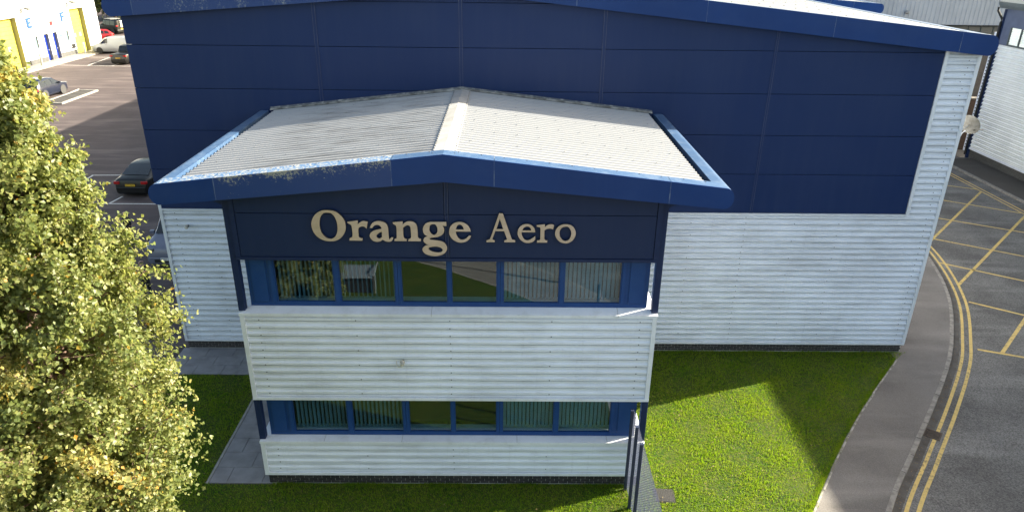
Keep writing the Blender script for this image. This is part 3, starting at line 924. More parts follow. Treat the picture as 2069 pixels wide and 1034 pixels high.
MB().box(WR - .09, WR + .005, WY - .024, WY + .03, .386, 10.1).build('corner_flashing', FLASH, house)
MB().box(12.64, 12.74, WY - .028, WY + .03, NZ + .003, 10.16).build('corner_flashing', FLASH, house)
pts = []
for k in range(23):
    z = .385 + k * .2 + .132
    for u in (4.3, 5.9 if k % 2 else None, 7.62, 9.2 if k % 3 == 0 else None, 10.6 if k % 2 else None, 13.35, -9.2 if k % 2 else None, -10.3, -7.4 if k % 2 else None):
        if u is not None: pts.append((u + random.uniform(-.02, .02), z))
for k in range(25):
    pts.append((13.35 + random.uniform(-.1, .06), NZ - .005 + k * .2 + .132))
screws(house, pts, mY)
# composite panels
MZT, MZB = 12.07, 11.50
MS = {-1: (.079, .076, 9.62), 1: (.103, .103, 15.0)}
MX = -1.28
mlim = [(.103, 1, MZB + .06 + .103 * MX), (-.076, 1, MZB + .06 - .076 * MX)]
xs = [WL + .004, -5.43, -5.33, -1.33, -1.23, 2.75, 2.85, 7.70, 7.78, 12.635]
zs = [NZ + .01, 6.33, 7.545, 8.78, 10.0, 11.22, 12.4]
for i in (0, 2, 4, 6, 8):
    navy_panels(house, xs[i:i + 2], zs, WY - .005, mlim, NAVY)
for x0, x1, zt_ in ((-5.43, -5.33, 11.2), (-1.33, -1.23, 11.5), (2.75, 2.85, 11.1), (7.70, 7.78, 10.6)):
    MB().box(x0 - .012, x1 + .012, WY - .012, WY + .03, NZ + .01, zt_).build('joint_strip', NAVY, house)
    MB().box(x0 + .004, x0 + .016, WY - .018, WY - .011, NZ + .01, zt_).build('joint_trim', STRIP, house)
    MB().box(x1 - .016, x1 - .004, WY - .018, WY - .011, NZ + .01, zt_).build('joint_trim', STRIP, house)
core = clip(clip([(WL + .11, .3), (WR - .11, .3), (WR - .11, 12.4), (WL + .11, 12.4)], *mlim[0]), *mlim[1])
MB().extrude([(x, WY + .11, z) for x, z in core], (0, 53, 0)).build('wall_core', NAVYTRIM, house)
top_m, bot_m = gable_roof(house, MX, MZT, MZB, MS, 6.36, 59.6, [-10.3, -6.68, -2.9, 1.95, 5.58, 9.21, 12.87], {-1: WL, 1: WR}, {1: CHALK, 2: CHALK}, ridge_half=.3)
m_ = MB()
m_.add([(WL, 6.38, bot_m(WL) + .01), (MX, 6.38, MZB + .01), (MX, 6.6, MZB + .01), (WL, 6.6, bot_m(WL) + .01), (WR, 6.38, bot_m(WR) + .01), (WR, 6.6, bot_m(WR) + .01)], [(0, 1, 2, 3), (1, 4, 5, 2)])
m_.build('soffit', NAVYTRIM, house)
pts = MB()
for i in range(30):
    for k in range(12):
        x = MX + 1 + k * 1.15; y = 6.7 + i * 1.0
        pts.box(x - .014, x + .014, y - .014, y + .014, top_m(x) - .023, top_m(x) - .008)
tag(pts.build('screw_heads', SCREW, house), kind='stuff')
MB().tube([(5.02, WY + .0, .30), (5.02, WY + .0, .06)], .035, 8).build('overflow_pipe', FLASH, house)

for s_, x_ in ((-1, WL), (1, WR)):
    for k in range(9):
        y_ = WY + .03 + k * 5.9
        clad(house, 'side_cladding_sheet', y_, min(y_ + 5.9, 59.5), .385, 9.9, (lambda xx, s2: (lambda u, n, z: (xx - s2 * n, u, z)))(x_, s_))
# small fittings on the walls
def sensor(loc, label):
    t = thing('wall_sensor', label, 'wall lamp', loc, 0, 'sensors on the white cladding')
    MB().tube([(0, -.005, 0), (0, -.075, -.015)], .032, 8).build('bracket', BLACK, t)
    MB().tube([(0, -.06, .03), (0, -.115, .012), (0, -.15, -.02), (0, -.165, -.05)], [.03, .062, .06, .035], 10).build('housing', CREAM, t, smooth=True)
    return t
CREAM = mat('cream_plastic', (.60, .56, .48), .5)
t = sensor((-2.37, .0, 3.74), 'small cream outdoor sensor with a trailing cable on the office cladding')
MB().tube([(0, -.03, -.05), (-.03, -.05, -.16), (-.10, -.05, -.16), (-.15, -.03, -.08), (-.155, -.0, -.02)], .008, 5).build('cable', CREAM, t)
sensor((-9.97, WY, 4.50), 'small white dome sensor on the shaded warehouse cladding beside the car park')
t = thing('satellite_dish', 'grey satellite dish on the corner of the warehouse', 'satellite dish', (WR + .02, 7.1, 7.55))
m_ = MB()
ax = Vector((.80, .42, .35)).normalized(); u_ = ax.orthogonal().normalized(); w_ = ax.cross(u_)
c0 = Vector((.52, .05, .22))
rings = [(0, 0), (.10, .008), (.2, .03), (.29, .065), (.31, .075)]
vv = []; nn = 20
for r_, h_ in rings:
    for k in range(nn):
        a = 2 * math.pi * k / nn
        vv.append(c0 + u_ * math.cos(a) * r_ + w_ * math.sin(a) * r_ * 1.08 + ax * h_)
ff = [(i * nn + k, i * nn + (k + 1) % nn, (i + 1) * nn + (k + 1) % nn, (i + 1) * nn + k) for i in range(len(rings) - 1) for k in range(nn)]
m_.add(vv, ff).build('dish', mat('weathered_dish', (.15, .15, .145), .7, (.09, .085, .075), 9), t, smooth=True)
MB().tube([(0, 0, 0), (.22, 0, 0), (.40, .03, .14), tuple(c0)], .02, 6).build('arm', GALV, t)
MB().tube([tuple(c0 - u_ * .2), tuple(c0 + ax * .3 - u_ * .36)], .012, 6).build('feed_arm', BLACK, t)
MB().box(.0, .03, -.08, .08, -.12, .12).build('bracket', GALV, t)
MB().tube([(.3, -.02, -.12), (.33, -.04, .02), (.42, -.03, .08)], .016, 6).build('cable_loop', FLASH, t)
t = thing('flood_light', 'small black flood light low on the warehouse corner', 'flood light', (WR + .01, 7.0, 5.22))
MB().extrude([(.0, -.12, .0), (.0, .12, .0), (.22, .12, -.02), (.22, -.12, -.02)], (0, 0, .08)).build('housing', BLACK, t, bevel=.01)
MB().box(-.01, .1, -.02, .02, -.12, -.0).build('bracket', BLACK, t)

# ================================================================ FENCE
fence = thing('security_fence', 'dark blue post and wire mesh fence running out from the office corner', 'fence', (3.13, 0, 0))
FB = mat('fence_blue', (.012, .022, .060), .5, (.02, .03, .07), 8)
WIRE = mat('fence_wire', (.022, .034, .085), .5)
PY = [-.16, -.80, -1.42, -3.8, -6.2]
for k, y in enumerate(PY):
    MB().box(-.035, .035, y - .035, y + .035, -.02, 2.46).build('post', FB, fence, bevel=.006)
    MB().box(-.04, .04, y - .04, y + .04, 2.461, 2.472).build('post_cap', FB, fence)
w = MB()
rw = .0026
y0, y1, z0, z1 = -.16, -6.2, .05, 2.44
def wire(a, b):
    a = Vector(a); b = Vector(b); d_ = (b - a).normalized(); u2 = d_.cross(Vector((1, 0, 0))).normalized() * rw; v2 = Vector((rw, 0, 0))
    c = [a - u2 - v2, a + u2 - v2, a + v2 * 1.2, b - u2 - v2, b + u2 - v2, b + v2 * 1.2]
    w.add(c, [(0, 1, 4, 3), (1, 2, 5, 4), (2, 0, 3, 5)])
H_ = z1 - z0; p_ = .07
n = int((abs(y1 - y0) + H_) / p_)
for i in range(n):
    for s in (1, -1):
        ya = y0 - i * p_ + (H_ if s < 0 else 0) * 0
        # diagonal from bottom going up and towards -Y (s=1) or +Y (s=-1)
        a_y, a_z, b_y, b_z = (y0 + H_ - i * p_, z0, y0 - i * p_, z1) if s == 1 else (y0 - i * p_, z0, y0 + H_ - i * p_, z1)
        # clip to y0..y1
        if s == 1:
            if a_y > y0: a_z += a_y - y0; a_y = y0
            if b_y < y1: b_z -= y1 - b_y; b_y = y1
        else:
            if b_y > y0: b_z -= b_y - y0; b_y = y0
            if a_y < y1: a_z += y1 - a_y; a_y = y1
        if a_z < b_z - .02: wire((.042, a_y, a_z), (.042, b_y, b_z))
tag(w.build('wire_mesh', WIRE, fence), kind='stuff')
for z in (.06, 1.25, 2.43):
    MB().tube([(.046, y0, z), (.046, y1, z)], .005, 5).build('line_wire', WIRE, fence)
MB().tube([(.04, -.16 + .09 * math.sin(k * .8), 2.30 + .035 * math.cos(k * .8) + k * .004) for k in range(10)], .006, 4).build('loose_wire_end', WIRE, fence)

# ================================================================ BUILDING ON THE RIGHT
rb = thing('neighbouring_unit', 'white ribbed industrial building with blue frieze across the road', 'building', (0, 0, 0))
RX = 30.9
atX = lambda u, n, z: (RX + n, u, z)
WHITE2 = cladding('neighbour_cladding', (.82, .84, .82), (.60, .62, .60), .4)
for k in range(10):
    clad(rb, 'cladding_sheet', 31.6 - k * 6, 31.6 - (k + 1) * 6, .62, 7.22, atX, WHITE2, .25, .055)
MB().box(RX - .02, RX + .05, -29, 31.6, .5, .62).build('drip_flashing', FLASH, rb)
def brickwork(name, c1, c2, mo):
    m, nt, b, p = base(name, .85, .3)
    mp = nt.nodes.new('ShaderNodeMapping'); mp.inputs['Rotation'].default_value = (0, R(90), R(90)); mp.inputs['Scale'].default_value = (1, 1, 1)
    sp = nt.nodes.new('ShaderNodeSeparateXYZ'); nt.links.new(p, sp.inputs[0])
    cb = nt.nodes.new('ShaderNodeCombineXYZ')
    nt.links.new(sp.outputs[1], cb.inputs[0]); nt.links.new(sp.outputs[2], cb.inputs[1])
    br = nt.nodes.new('ShaderNodeTexBrick')
    br.inputs['Color1'].default_value = (*c1, 1); br.inputs['Color2'].default_value = (*c2, 1); br.inputs['Mortar'].default_value = (*mo, 1)
    br.inputs['Scale'].default_value = 1.0; br.inputs['Brick Width'].default_value = .225; br.inputs['Row Height'].default_value = .075; br.inputs['Mortar Size'].default_value = .008
    nt.links.new(cb.outputs[0], br.inputs['Vector']); nt.links.new(br.outputs['Color'], b.inputs['Base Color'])
    return m
MB().box(RX + .10, RX + .3, -29, 31.6, -.2, .5).build('brick_plinth', brickwork('dark_brickwork', (.05, .05, .047), (.075, .073, .068), (.14, .135, .125)), rb)
FRIEZE = mat('slate_blue_frieze', (.105, .130, .205), .6, (.085, .105, .17), 2)
MB().box(RX + .02, RX + .2, -29, 31.62, 8.30, 9.35).build('frieze', FRIEZE, rb)
MB().box(RX + .02, RX + .2, 30.85, 31.62, 7.22, 8.299).build('frieze', FRIEZE, rb)
GF = mat('grey_green_frame', (.10, .12, .12), .6)
for k in range(10):
    ya = 30.82 - k * 1.0
    f = MB()
    f.box(RX - .02, RX + .04, ya - .07, ya, 7.24, 8.30)
    f.box(RX - .02, RX + .04, ya - .995, ya - .075, 7.24, 7.31)
    wq = f.build('high_window', GF, rb)
    clad(wq, 'blind', ya - .075, ya - .995, 7.31, 8.30, lambda u, n, z: (RX + .06 + n, u, z), WHITE2, .14, .015)
    MB().box(RX + .02, RX + .03, ya - .995, ya - .075, 7.31, 8.295).build('pane', glass('clear_high_glass', (.9, .95, .95), .02) if k == 0 else bpy.data.materials['clear_high_glass'], wq)
MB().extrude([(RX - .40, -29, 9.55), (RX - .46, -29, 9.74), (RX + .3, -29, 10.0), (RX + .3, -29, 9.36), (RX - .30, -29, 9.36)], (0, 60.9, 0)).build('gutter_fascia', mat('grey_gutter', (.10, .125, .13), .5, (.13, .15, .155), 2), rb)
MB().extrude([(RX + .2, -29, 9.9), (RX + 24, -29, 11.6), (RX + 24, -29, -.2), (RX + .2, -29, -.2)], (0, 60.4, 0)).build('roof_and_core', mat('grey_roof_sheet', (.20, .21, .21), .6), rb)
MB().tube([(RX - .38, 31.9, 9.4), (RX - .36, 31.9, 9.2), (RX - .1, 31.75, 8.75), (RX - .1, 31.75, 8.5), (RX - .1, 31.75, .1)], .07, 8).build('downpipe', BLACK, rb)
MB().box(RX - .02, RX + .2, 31.62, 31.80, -.1, 9.3).build('corner_column', NAVYTRIM, rb)
MB().box(RX - .05, RX + .10, 31.84, 32.14, .3, 7.9).build('slotted_trim', FLASH, rb)
m_ = MB()
for k in range(34):
    m_.box(RX - .06, RX - .051, 31.96, 32.03, .5 + k * .2, .58 + k * .2)
tag(m_.build('trim_slots', DARK, rb), kind='stuff')
MB().box(RX + .3, RX + 26, -40, 26.2, -.2, 12.35).build('taller_bay', WHITE2, rb)
yw = thing('added_wall', 'added dark brown brick wall hiding sunlit ground beyond the corner of the white neighbouring building', 'wall', (0, 33.6, 0))  # made-up wall, put in to cover sunlit ground with a shaded face
MB().box(20.5, 36, 0, .22, -.2, 3.4).build('brickwork', mat('dark_brown_brick', (.045, .028, .022), .9, (.065, .04, .03), 8), yw)
MB().box(20.4, 36, -.04, .26, 3.4, 3.5).build('coping', KERB, yw)
# building closing the yard behind
bb = thing('rear_unit', 'pale grey building with standing seam cladding behind the warehouse roof', 'building', (0, 45, 0))
SEAM = cladding('pale_seam_cladding', (.46, .49, .54), (.36, .38, .42), .5, (3, 1, .5))
for i in range(14):
    xa_, xb_ = 22 + i * 1.75, 22 + (i + 1) * 1.75
    ln = []
    for k in range(5):
        x = xa_ + k * .35
        ln += [(x, .0), (x + .29, .0), (x + .30, -.045), (x + .335, -.045)]
    ln.append((xb_, 0))
    MB().sheet([(x, y, 7.05) for x, y in ln], (0, 0, 6)).build('seam_sheet', SEAM, bb)
MB().box(22, 46.5, .05, 10, 6.98, 13).build('wall_core', SEAM, bb)
MB().box(22, 46.5, -.05, .06, 6.98, 7.05).build('drip_flashing', DARK, bb)
MB().box(22, 46.5, .25, 9, -.2, 6.97).build('lower_wall', mat('lower_brick', (.16, .14, .12), .9, (.12, .10, .09), 6), bb)
for i in range(22):
    x = 23 + i * 1.02
    f = MB().box(x, x + .97, .18, .249, 5.85, 6.93).build('window', GF, bb)
    MB().box(x + .05, x + .92, .165, .179, 5.92, 6.88).build('pane', mat('dull_pane', (.13, .13, .125), .25) if i == 0 else bpy.data.materials['dull_pane'], f)
MB().box(RX - 4, RX + 2, -.6, -.4, 5.2, 5.3).build('handrail', GALV, bb)
t = thing('bulkhead_lamp', 'round grey bulkhead lamp on the pale seam cladding', 'wall lamp', (31.8, 44.95, 8.0))
MB().tube([(0, 0, 0), (0, -.16, 0)], .11, 10).build('back_plate', GALV, t)
MB().tube([(0, -.16, 0), (0, -.28, -.02), (0, -.34, -.04)], [.17, .15, .06], 12).build('lens', mat('frosted_lens', (.30, .30, .31), .4), t, smooth=True)
# wing of the warehouse estate whose fascia end shows beyond the eave
wg = thing('rear_wing', 'lower wing with blue rounded fascia showing beyond the warehouse eave', 'building', (0, 0, 0))
WZT, WZB = 10.05, 9.48
gable_roof(wg, 16.6, WZT, WZB, {-1: (.07, .07, 2.2), 1: (.07, .07, 5.6)}, 30.0, 39.0, [19.2, 20.6], {-1: 14.5, 1: 21.9}, ridge_half=.3)
MB().extrude([(14.5, 30.3, -.2), (21.9, 30.3, -.2), (21.9, 30.3, 9.05), (16.6, 30.3, 9.45), (14.5, 30.3, 9.3)], (0, 8.5, 0)).build('wall', NAVY, wg)

# ================================================================ UNIT WITH YELLOW DOORS
lu = thing('trade_unit', 'white ribbed trade unit with yellow roller doors and blue entrance doors', 'building', (0, 0, 0))
UX = -51.0
atU = lambda u, n, z: (UX - n, u, z)
WHITE3 = cladding('unit_cladding', (.78, .79, .78), (.66, .67, .66), .3)
DOORS = [(58.6, 63.45), (73.3, 76.25)]
HOLES = DOORS + [(65.3, 66.3, 1.5, 2.8), (71.3, 72.2, 1.6, 2.8), (67.45, 68.35, 0, 2.72), (69.1, 70.0, 0, 2.82)]
def useg(y0, y1, z0, z1):
    clad(lu, 'cladding_sheet', y0, y1, z0, z1, atU, WHITE3, .25, .025)
useg(30, 79.0, 5.05, 9.0)
useg(30, 58.6, .45, 5.05)
useg(63.45, 73.3, 2.85, 5.05)
useg(76.25, 79.0, .45, 5.05)
for a, b in ((63.45, 65.3), (66.3, 67.45), (68.35, 69.1), (70.0, 71.3), (72.2, 73.3)):
    useg(a, b, .5, 2.85)
useg(65.3, 66.3, .5, 1.5); useg(71.3, 72.2, .5, 1.6)
PL = mat('grey_plinth', (.10, .10, .10), .9, (.075, .075, .075), 3)
for a, b in ((30, 58.6), (63.45, 67.45), (68.35, 69.1), (70.0, 73.3), (76.25, 79.0)):
    MB().box(UX - .2, UX + .01, a, b, -.12, .48).build('plinth', PL, lu)
YEL = mat('yellow_door_paint', (.46, .42, .075), .5, (.42, .38, .06), 2)
JAMB = mat('cream_jamb', (.30, .28, .15), .6)
for a, b in DOORS:
    dr = MB()
    n = 12
    for k in range(n):
        dr.box(UX - .52, UX - .48, a + .02, b - .02, .0 + k * 5.0 / n, .0 + (k + 1) * 5.0 / n - .02)
    dr.box(UX - .56, UX - .52, a, b, -.1, 5.05)
    dro = dr.build('roller_door', YEL, lu)
    for yy in (a + (b - a) * .33, a + (b - a) * .72):
        MB().box(UX - .479, UX - .465, yy - .22, yy + .22, 1.75, 2.2).build('vision_panel', mat('grey_vision_panel', (.30, .29, .26), .3), dro)
    for yy in (a, b - .03):
        MB().box(UX - .5, UX + .012, yy, yy + .03, -.1, 5.05).build('door_jamb', JAMB, lu)
    MB().box(UX - .5, UX + .012, a + .031, b - .031, 5.0, 5.04).build('door_head', FLASH, lu)
BLUED = mat('royal_blue_door', (.003, .018, .17), .5, spec=.2)
for k, (a, b, z0, z1) in enumerate(HOLES[2:]):
    if z0 > 0:
        f = MB().box(UX - .19, UX - .12, a, b, z0, z1).build('window', FLASH, lu)
        for q in (0, 1):
            y0_ = a + .06 + q * (b - a - .08) / 2
            MB().box(UX - .119, UX - .105, y0_, y0_ + (b - a - .16) / 2, z0 + .07, z1 - .07).build('pane', bpy.data.materials.get('unit_window_pane') or mat('unit_window_pane', (.13, .19, .21), .15), f)
        for yy in (a - .0, b - .02):
            MB().box(UX - .12, UX + .01, yy, yy + .02, z0, z1).build('reveal', PL, lu)
    else:
        f = MB().box(UX - .32, UX - .26, a + .02, b - .02, -.0, z1).build('door', BLUED, lu)
        MB().box(UX - .258, UX - .2, b - .16, b - .1, 1.05, 1.12).build('handle', FLASH, f)
        for yy in (a - .0, b - .03):
            MB().box(UX - .32, UX + .01, yy, yy + .03, -.0, z1).build('reveal', mat('grey_reveal', (.30, .30, .31), .8) if yy == a and k < 5 and not bpy.data.materials.get('grey_reveal') else bpy.data.materials['grey_reveal'], lu)
MB().box(UX - 22, UX - .6, 30, 79.0, -.1, 9.0).build('wall_core', WHITE3, lu)
MB().box(UX - .6, UX - .34, 63.5, 73.25, -.1, 9.0).build('wall_core', WHITE3, lu)
MB().box(UX - .6, UX - .05, 76.3, 78.98, -.1, 9.0).build('wall_core', WHITE3, lu)
MB().box(UX - .6, UX - .05, 30, 58.5, -.1, 9.0).build('wall_core', WHITE3, lu)
MB().box(UX - .6, UX - .05, 58.5, 76.3, 5.06, 9.0).build('wall_core', WHITE3, lu)
MB().box(UX - .03, UX + .02, 78.9, 79.05, -.1, 9.0).build('corner_flashing', FLASH, lu)
LB = mat('letter_blue', (.022, .075, .19), .6, spec=.2)
def block_letter(parent, y, z, h, w, bars, matl, name, d_=.05, x=UX):
    m_ = MB()
    for a0, a1, c0_, c1_ in bars:
        m_.box(x + .005, x + d_, y + a0 * w, y + a1 * w, z + c0_ * h, z + c1_ * h)
    return m_.build(name, matl, parent)
block_letter(lu, 65.05, 3.72, 1.05, .82, [(0, .42, 0, 1), (.42, 1, .80, 1), (.42, .9, .41, .60), (.42, 1, 0, .20)], LB, 'letter_e')
block_letter(lu, 71.35, 3.78, 1.05, .78, [(0, .42, 0, 1), (.42, 1, .80, 1), (.42, .9, .42, .61)], LB, 'letter_f')
sg = thing('trade_sign', 'small pale plate lettered RM between the letters on the white unit', 'sign', (UX + .01, 67.7, 4.2))
MB().box(0, .03, -.95, .95, -.42, .50).build('plate', mat('sign_plate', (.34, .38, .38), .5), sg)
INK = mat('sign_ink', (.05, .07, .08), .6)
def stroke(parent, pts_, w_, name):
    m_ = MB()
    for (a0, b0), (a1, b1) in zip(pts_[:-1], pts_[1:]):
        d2 = Vector((a1 - a0, b1 - b0)).normalized(); n2 = Vector((-d2.y, d2.x)) * w_
        m_.extrude([(.031, a0 + n2.x, b0 + n2.y), (.031, a0 - n2.x, b0 - n2.y), (.031, a1 - n2.x, b1 - n2.y), (.031, a1 + n2.x, b1 + n2.y)], (.006, 0, 0))
    return m_.build(name, INK, parent)
stroke(sg, [(-.62, -.2), (-.62, .38), (-.28, .38), (-.16, .24), (-.28, .10), (-.6, .10)], .045, 'letter_r')
stroke(sg, [(-.36, .10), (-.06, -.2)], .045, 'letter_r')
stroke(sg, [(.0, -.2), (.06, .38), (.30, -.1), (.54, .38), (.60, -.2)], .042, 'letter_m')
stroke(sg, [(-.7, -.32), (.7, -.32)], .03, 'caption_line')
for y_, z_, lab in ((64.9, 5.82, 'grey flood lamp over the letter E on the white trade unit'), (73.4, 5.85, 'grey flood lamp over the letter F on the white trade unit')):
    t = thing('flood_lamp', lab, 'flood lamp', (UX, y_, z_), 0, 'flood lamps on the trade unit')
    MB().tube([(0, 0, 0), (.45, 0, .05)], .04, 6).build('arm', GALV, t)
    MB().extrude([(.3, -.3, .10), (.9, -.3, .0), (.85, -.3, -.25), (.35, -.3, -.12)], (0, .6, 0)).build('housing', mat('lamp_grey', (.16, .16, .155), .6) if not bpy.data.materials.get('lamp_grey') else bpy.data.materials['lamp_grey'], t, bevel=.04)
t = thing('bell_box', 'small red alarm box above the blue doors of the trade unit', 'alarm box', (UX, 69.3, 3.85))
MB().extrude([(.0, -.16, -.22), (.0, .16, -.22), (.0, .2, .22), (.0, -.2, .22)], (.1, 0, 0)).build('cover', mat('alarm_red', (.22, .02, .025), .5), t)
t = thing('door_plate', 'small teal plate beside the blue door of the trade unit', 'sign', (UX, 70.65, 2.35))
MB().box(.0, .03, -.3, .3, -.16, .16).build('plate', mat('teal_plate', (.08, .22, .25), .5), t)
t = thing('gas_meter', 'dark meter box and pipes low on the white trade unit', 'meter', (UX, 72.4, .95))
MB().box(.0, .2, -.1, .42, -.2, .25).build('box', BLACK, t, bevel=.03)
MB().tube([(.1, -.1, 0), (.1, -.5, .0), (.1, -.55, -.3)], .05, 6).build('pipe', GALV, t)
for (x_, y_, lab) in ((-50.05, 64.5, 'grey steel bollard by the yellow door nearest the letter E'), (-50.1, 73.2, 'grey steel bollard by the yellow door nearest the letter F')):
    t = thing('bollard', lab, 'bollard', (x_, y_, .02), 0, 'bollards by the yellow doors')
    MB().tube([(0, 0, 0), (0, 0, 1.2)], .11, 10).build('post', GALV, t)
    MB().tube([(0, 0, 1.2), (0, 0, 1.25), (0, 0, 1.28)], [.11, .09, .03], 10).build('cap', GALV, t)
    MB().tube([(0, 0, 0), (0, 0, .025)], .2, 10).build('base_plate', CONC, t)

# ================================================================ VEHICLES
def paint(name, col, metal=.0, rough=.32, coat=.35):
    return mat(name, col, rough, metal=metal, coat=coat, spec=.4)
PLATE_Y = mat('yellow_plate', (.70, .42, .03), .5)
PLATE_W = mat('white_plate', (.70, .70, .68), .5)
TYRE = mat('tyre_rubber', (.018, .018, .019), .85)
RIM = mat('alloy_rim', (.50, .51, .52), .35, metal=.7)
RED_L = mat('red_lamp', (.42, .012, .012), .2)
CLEAR_L = mat('clear_lamp', (.10, .11, .12), .12, spec=.8)
TRIM = mat('grey_car_trim', (.05, .05, .052), .6)
def wheel_parts(parent, x, y, r, wdt):
    s = 1 if y > 0 else -1
    n = 22
    prof = [(r * .62, -wdt / 2), (r * .94, -wdt / 2), (r, -wdt * .36), (r, wdt * .36), (r * .94, wdt / 2), (r * .62, wdt / 2)]
    vv = []
    for k in range(n):
        a = 2 * math.pi * k / n
        for rr, o_ in prof:
            vv.append((x + rr * math.cos(a), y + o_, r + rr * math.sin(a)))
    q = len(prof)
    ff = [(k * q + i, k * q + i + 1, ((k + 1) % n) * q + i + 1, ((k + 1) % n) * q + i) for k in range(n) for i in range(q - 1)]
    w_ = MB().add(vv, ff).build('wheel', TYRE, parent, smooth=True)
    m_ = MB()
    yo = y + s * wdt * .44
    m_.disc((x, yo, r), (0, s, 0), r * .50, r * .64, 20)
    for k in range(10):
        a = 2 * math.pi * k / 10
        d_ = Vector((math.cos(a), 0, math.sin(a))); p_ = Vector((-math.sin(a), 0, math.cos(a)))
        c = Vector((x, yo - s * .01, r))
        m_.quad(c + d_ * r * .1 + p_ * .03, c + d_ * r * .52 + p_ * .022, c + d_ * r * .52 - p_ * .022, c + d_ * r * .1 - p_ * .03)
    m_.disc((x, yo, r), (0, s, 0), .001, r * .16, 12)
    m_.build('rim', RIM, w_)
    MB().disc((x, yo - s * .05, r), (0, s, 0), .001, r * .63, 20).build('brake_shadow', BLACK, w_)
def vehicle(name, label, loc, rz, pm, L, W, H, prof, belt, glass_side, screens, wheels, r=.34, rear_plate=True, front_plate=False, lights=True, sides=(1, -1), text=None, black_trim=None, roofw=.74, tail=None, group=None):
    """prof: (x, z) from nose to tail. glass_side: (x0b, x1b, x0t, x1t). screens: pairs of x where glass covers the top."""
    t = thing(name, label, 'van' if 'van' in name else ('truck' if 'pickup' in name else 'car'), loc, rz, group or ('vans in the car park' if 'van' in name else 'cars parked in the car park'))
    xs = [p[0] for p in prof]
    def zt(x):
        for (x0, z0), (x1, z1) in zip(prof[:-1], prof[1:]):
            if x0 >= x >= x1:
                return z0 + (z1 - z0) * (x0 - x) / max(x0 - x1, 1e-6)
        return prof[-1][1]
    def ring(x):
        e = abs(x) / (L / 2)
        w_ = W / 2 * (1 - .13 * max(0, (e - .80) / .20) ** 2 - .02 * e)
        z_ = zt(x)
        b_ = min(belt, z_ - .06)
        g = max(0, min(1, (z_ - belt - .02) / .35))
        wt = w_ * (.90 * (1 - g) + roofw * g)
        return w_, b_, z_, wt
    st = sorted(set(xs + [x for a, b in zip(xs[:-1], xs[1:]) if a - b > .7 for x in ((a + b) / 2,)]), reverse=True)
    vv = []
    for x in st:
        w_, b_, z_, wt = ring(x)
        half = [(w_ * .90, .20), (w_ * .985, .34), (w_, (.34 + b_) / 2), (w_ * .985, b_), (wt, z_ - .045), (wt * .82, z_ - .008), (0, z_)]
        row = [(x, y, z) for y, z in half] + [(x, -y, z) for y, z in reversed(half[:-1])]
        vv += row
    q = 13
    ff = []
    for i in range(len(st) - 1):
        for k in range(q - 1):
            ff.append((i * q + k, i * q + k + 1, (i + 1) * q + k + 1, (i + 1) * q + k))
        ff.append((i * q + q - 1, i * q, (i + 1) * q, (i + 1) * q + q - 1))
    ff.append(tuple(range(q))); ff.append(tuple(range((len(st) - 1) * q, len(st) * q))[::-1])
    body = MB().add(vv, ff).build('body', pm, t, bevel=.03)
    body.data.polygons.foreach_set('use_smooth', [True] * len(body.data.polygons))
    def sp(x, f, s):
        w_, b_, z_, wt = ring(x)
        y = w_ * .985 + (wt - w_ * .985) * f + .008
        return Vector((x, s * y, b_ + (z_ - .045 - b_) * f))
    for s in sides:
        for a0, a1, c0_, c1_ in glass_side:
            n = 4
            bot_ = [sp(a0 + (a1 - a0) * k / n, .10, s) for k in range(n + 1)]
            top_ = []
            for k in range(n + 1):
                x = c0_ + (c1_ - c0_) * k / n
                top_.append(sp(x, .86, s))
            MB().add(bot_ + top_, [(k, k + 1, n + 2 + k, n + 1 + k) for k in range(n)]).build('side_window', CARGLASS, t)
        # mirrors and handles
        xm = glass_side[0][0] - .12
        p = sp(xm, .05, s)
        MB().box(p.x - .08, p.x + .08, min(p.y, p.y + s * .2), max(p.y, p.y + s * .2), p.z, p.z + .16).build('mirror', pm, t, bevel=.03)
        m_ = MB()
        for a0, a1, c0_, c1_ in glass_side[:2]:
            p = sp(a1 + .12, -.0, s)
            m_.box(p.x - .0, p.x + .16, min(p.y, p.y + s * .02), max(p.y, p.y + s * .02), p.z - .09, p.z - .06)
        m_.build('door_handle', TRIM, t)
    for a, b in screens:
        n = 3; m_ = MB(); rows = []
        for k in range(n + 1):
            x = a + (b - a) * k / n
            w_, b_, z_, wt = ring(x)
            rows.append([Vector((x, y, z_ + (.012 if abs(y) < wt * .5 else .004) - (.012 if abs(y) > wt * .6 else 0))) for y in (-wt * .93, -wt * .5, 0, wt * .5, wt * .93)])
        flat = [p + Vector((.012 if a > 0 else -.012, 0, .006)) for r_ in rows for p in r_]
        m_.add(flat, [(i * 5 + k, i * 5 + k + 1, (i + 1) * 5 + k + 1, (i + 1) * 5 + k) for i in range(n) for k in range(4)])
        m_.build('windscreen' if a > 0 else 'rear_window', CARGLASS, t)
    for xw in wheels:
        for s in (1, -1):
            yw = s * (W / 2 - .105)
            wheel_parts(t, xw, yw, r, .21)
            MB().disc((xw, s * (W / 2 * 1.004), r + .01), (0, s, 0), .001, r * 1.16, 22).build('wheel_arch', TRIM if black_trim else BLACK, t)
    hw = W / 2
    # bumpers, lamps, plates
    MB().box(L / 2 - .10, L / 2 + .03, -hw * .80, hw * .80, .24, .52).build('front_bumper', black_trim or pm, t, bevel=.04)
    MB().box(L / 2 + .031, L / 2 + .04, -hw * .55, hw * .55, .30, .44).build('grille', BLACK, t)
    MB().box(-L / 2 - .03, -L / 2 + .10, -hw * .82, hw * .82, .26, .60).build('rear_bumper', black_trim or pm, t, bevel=.04)
    zl = zt(L / 2 - .12)
    zr = min(belt, zt(-L / 2 + .08)) if tail is None else tail
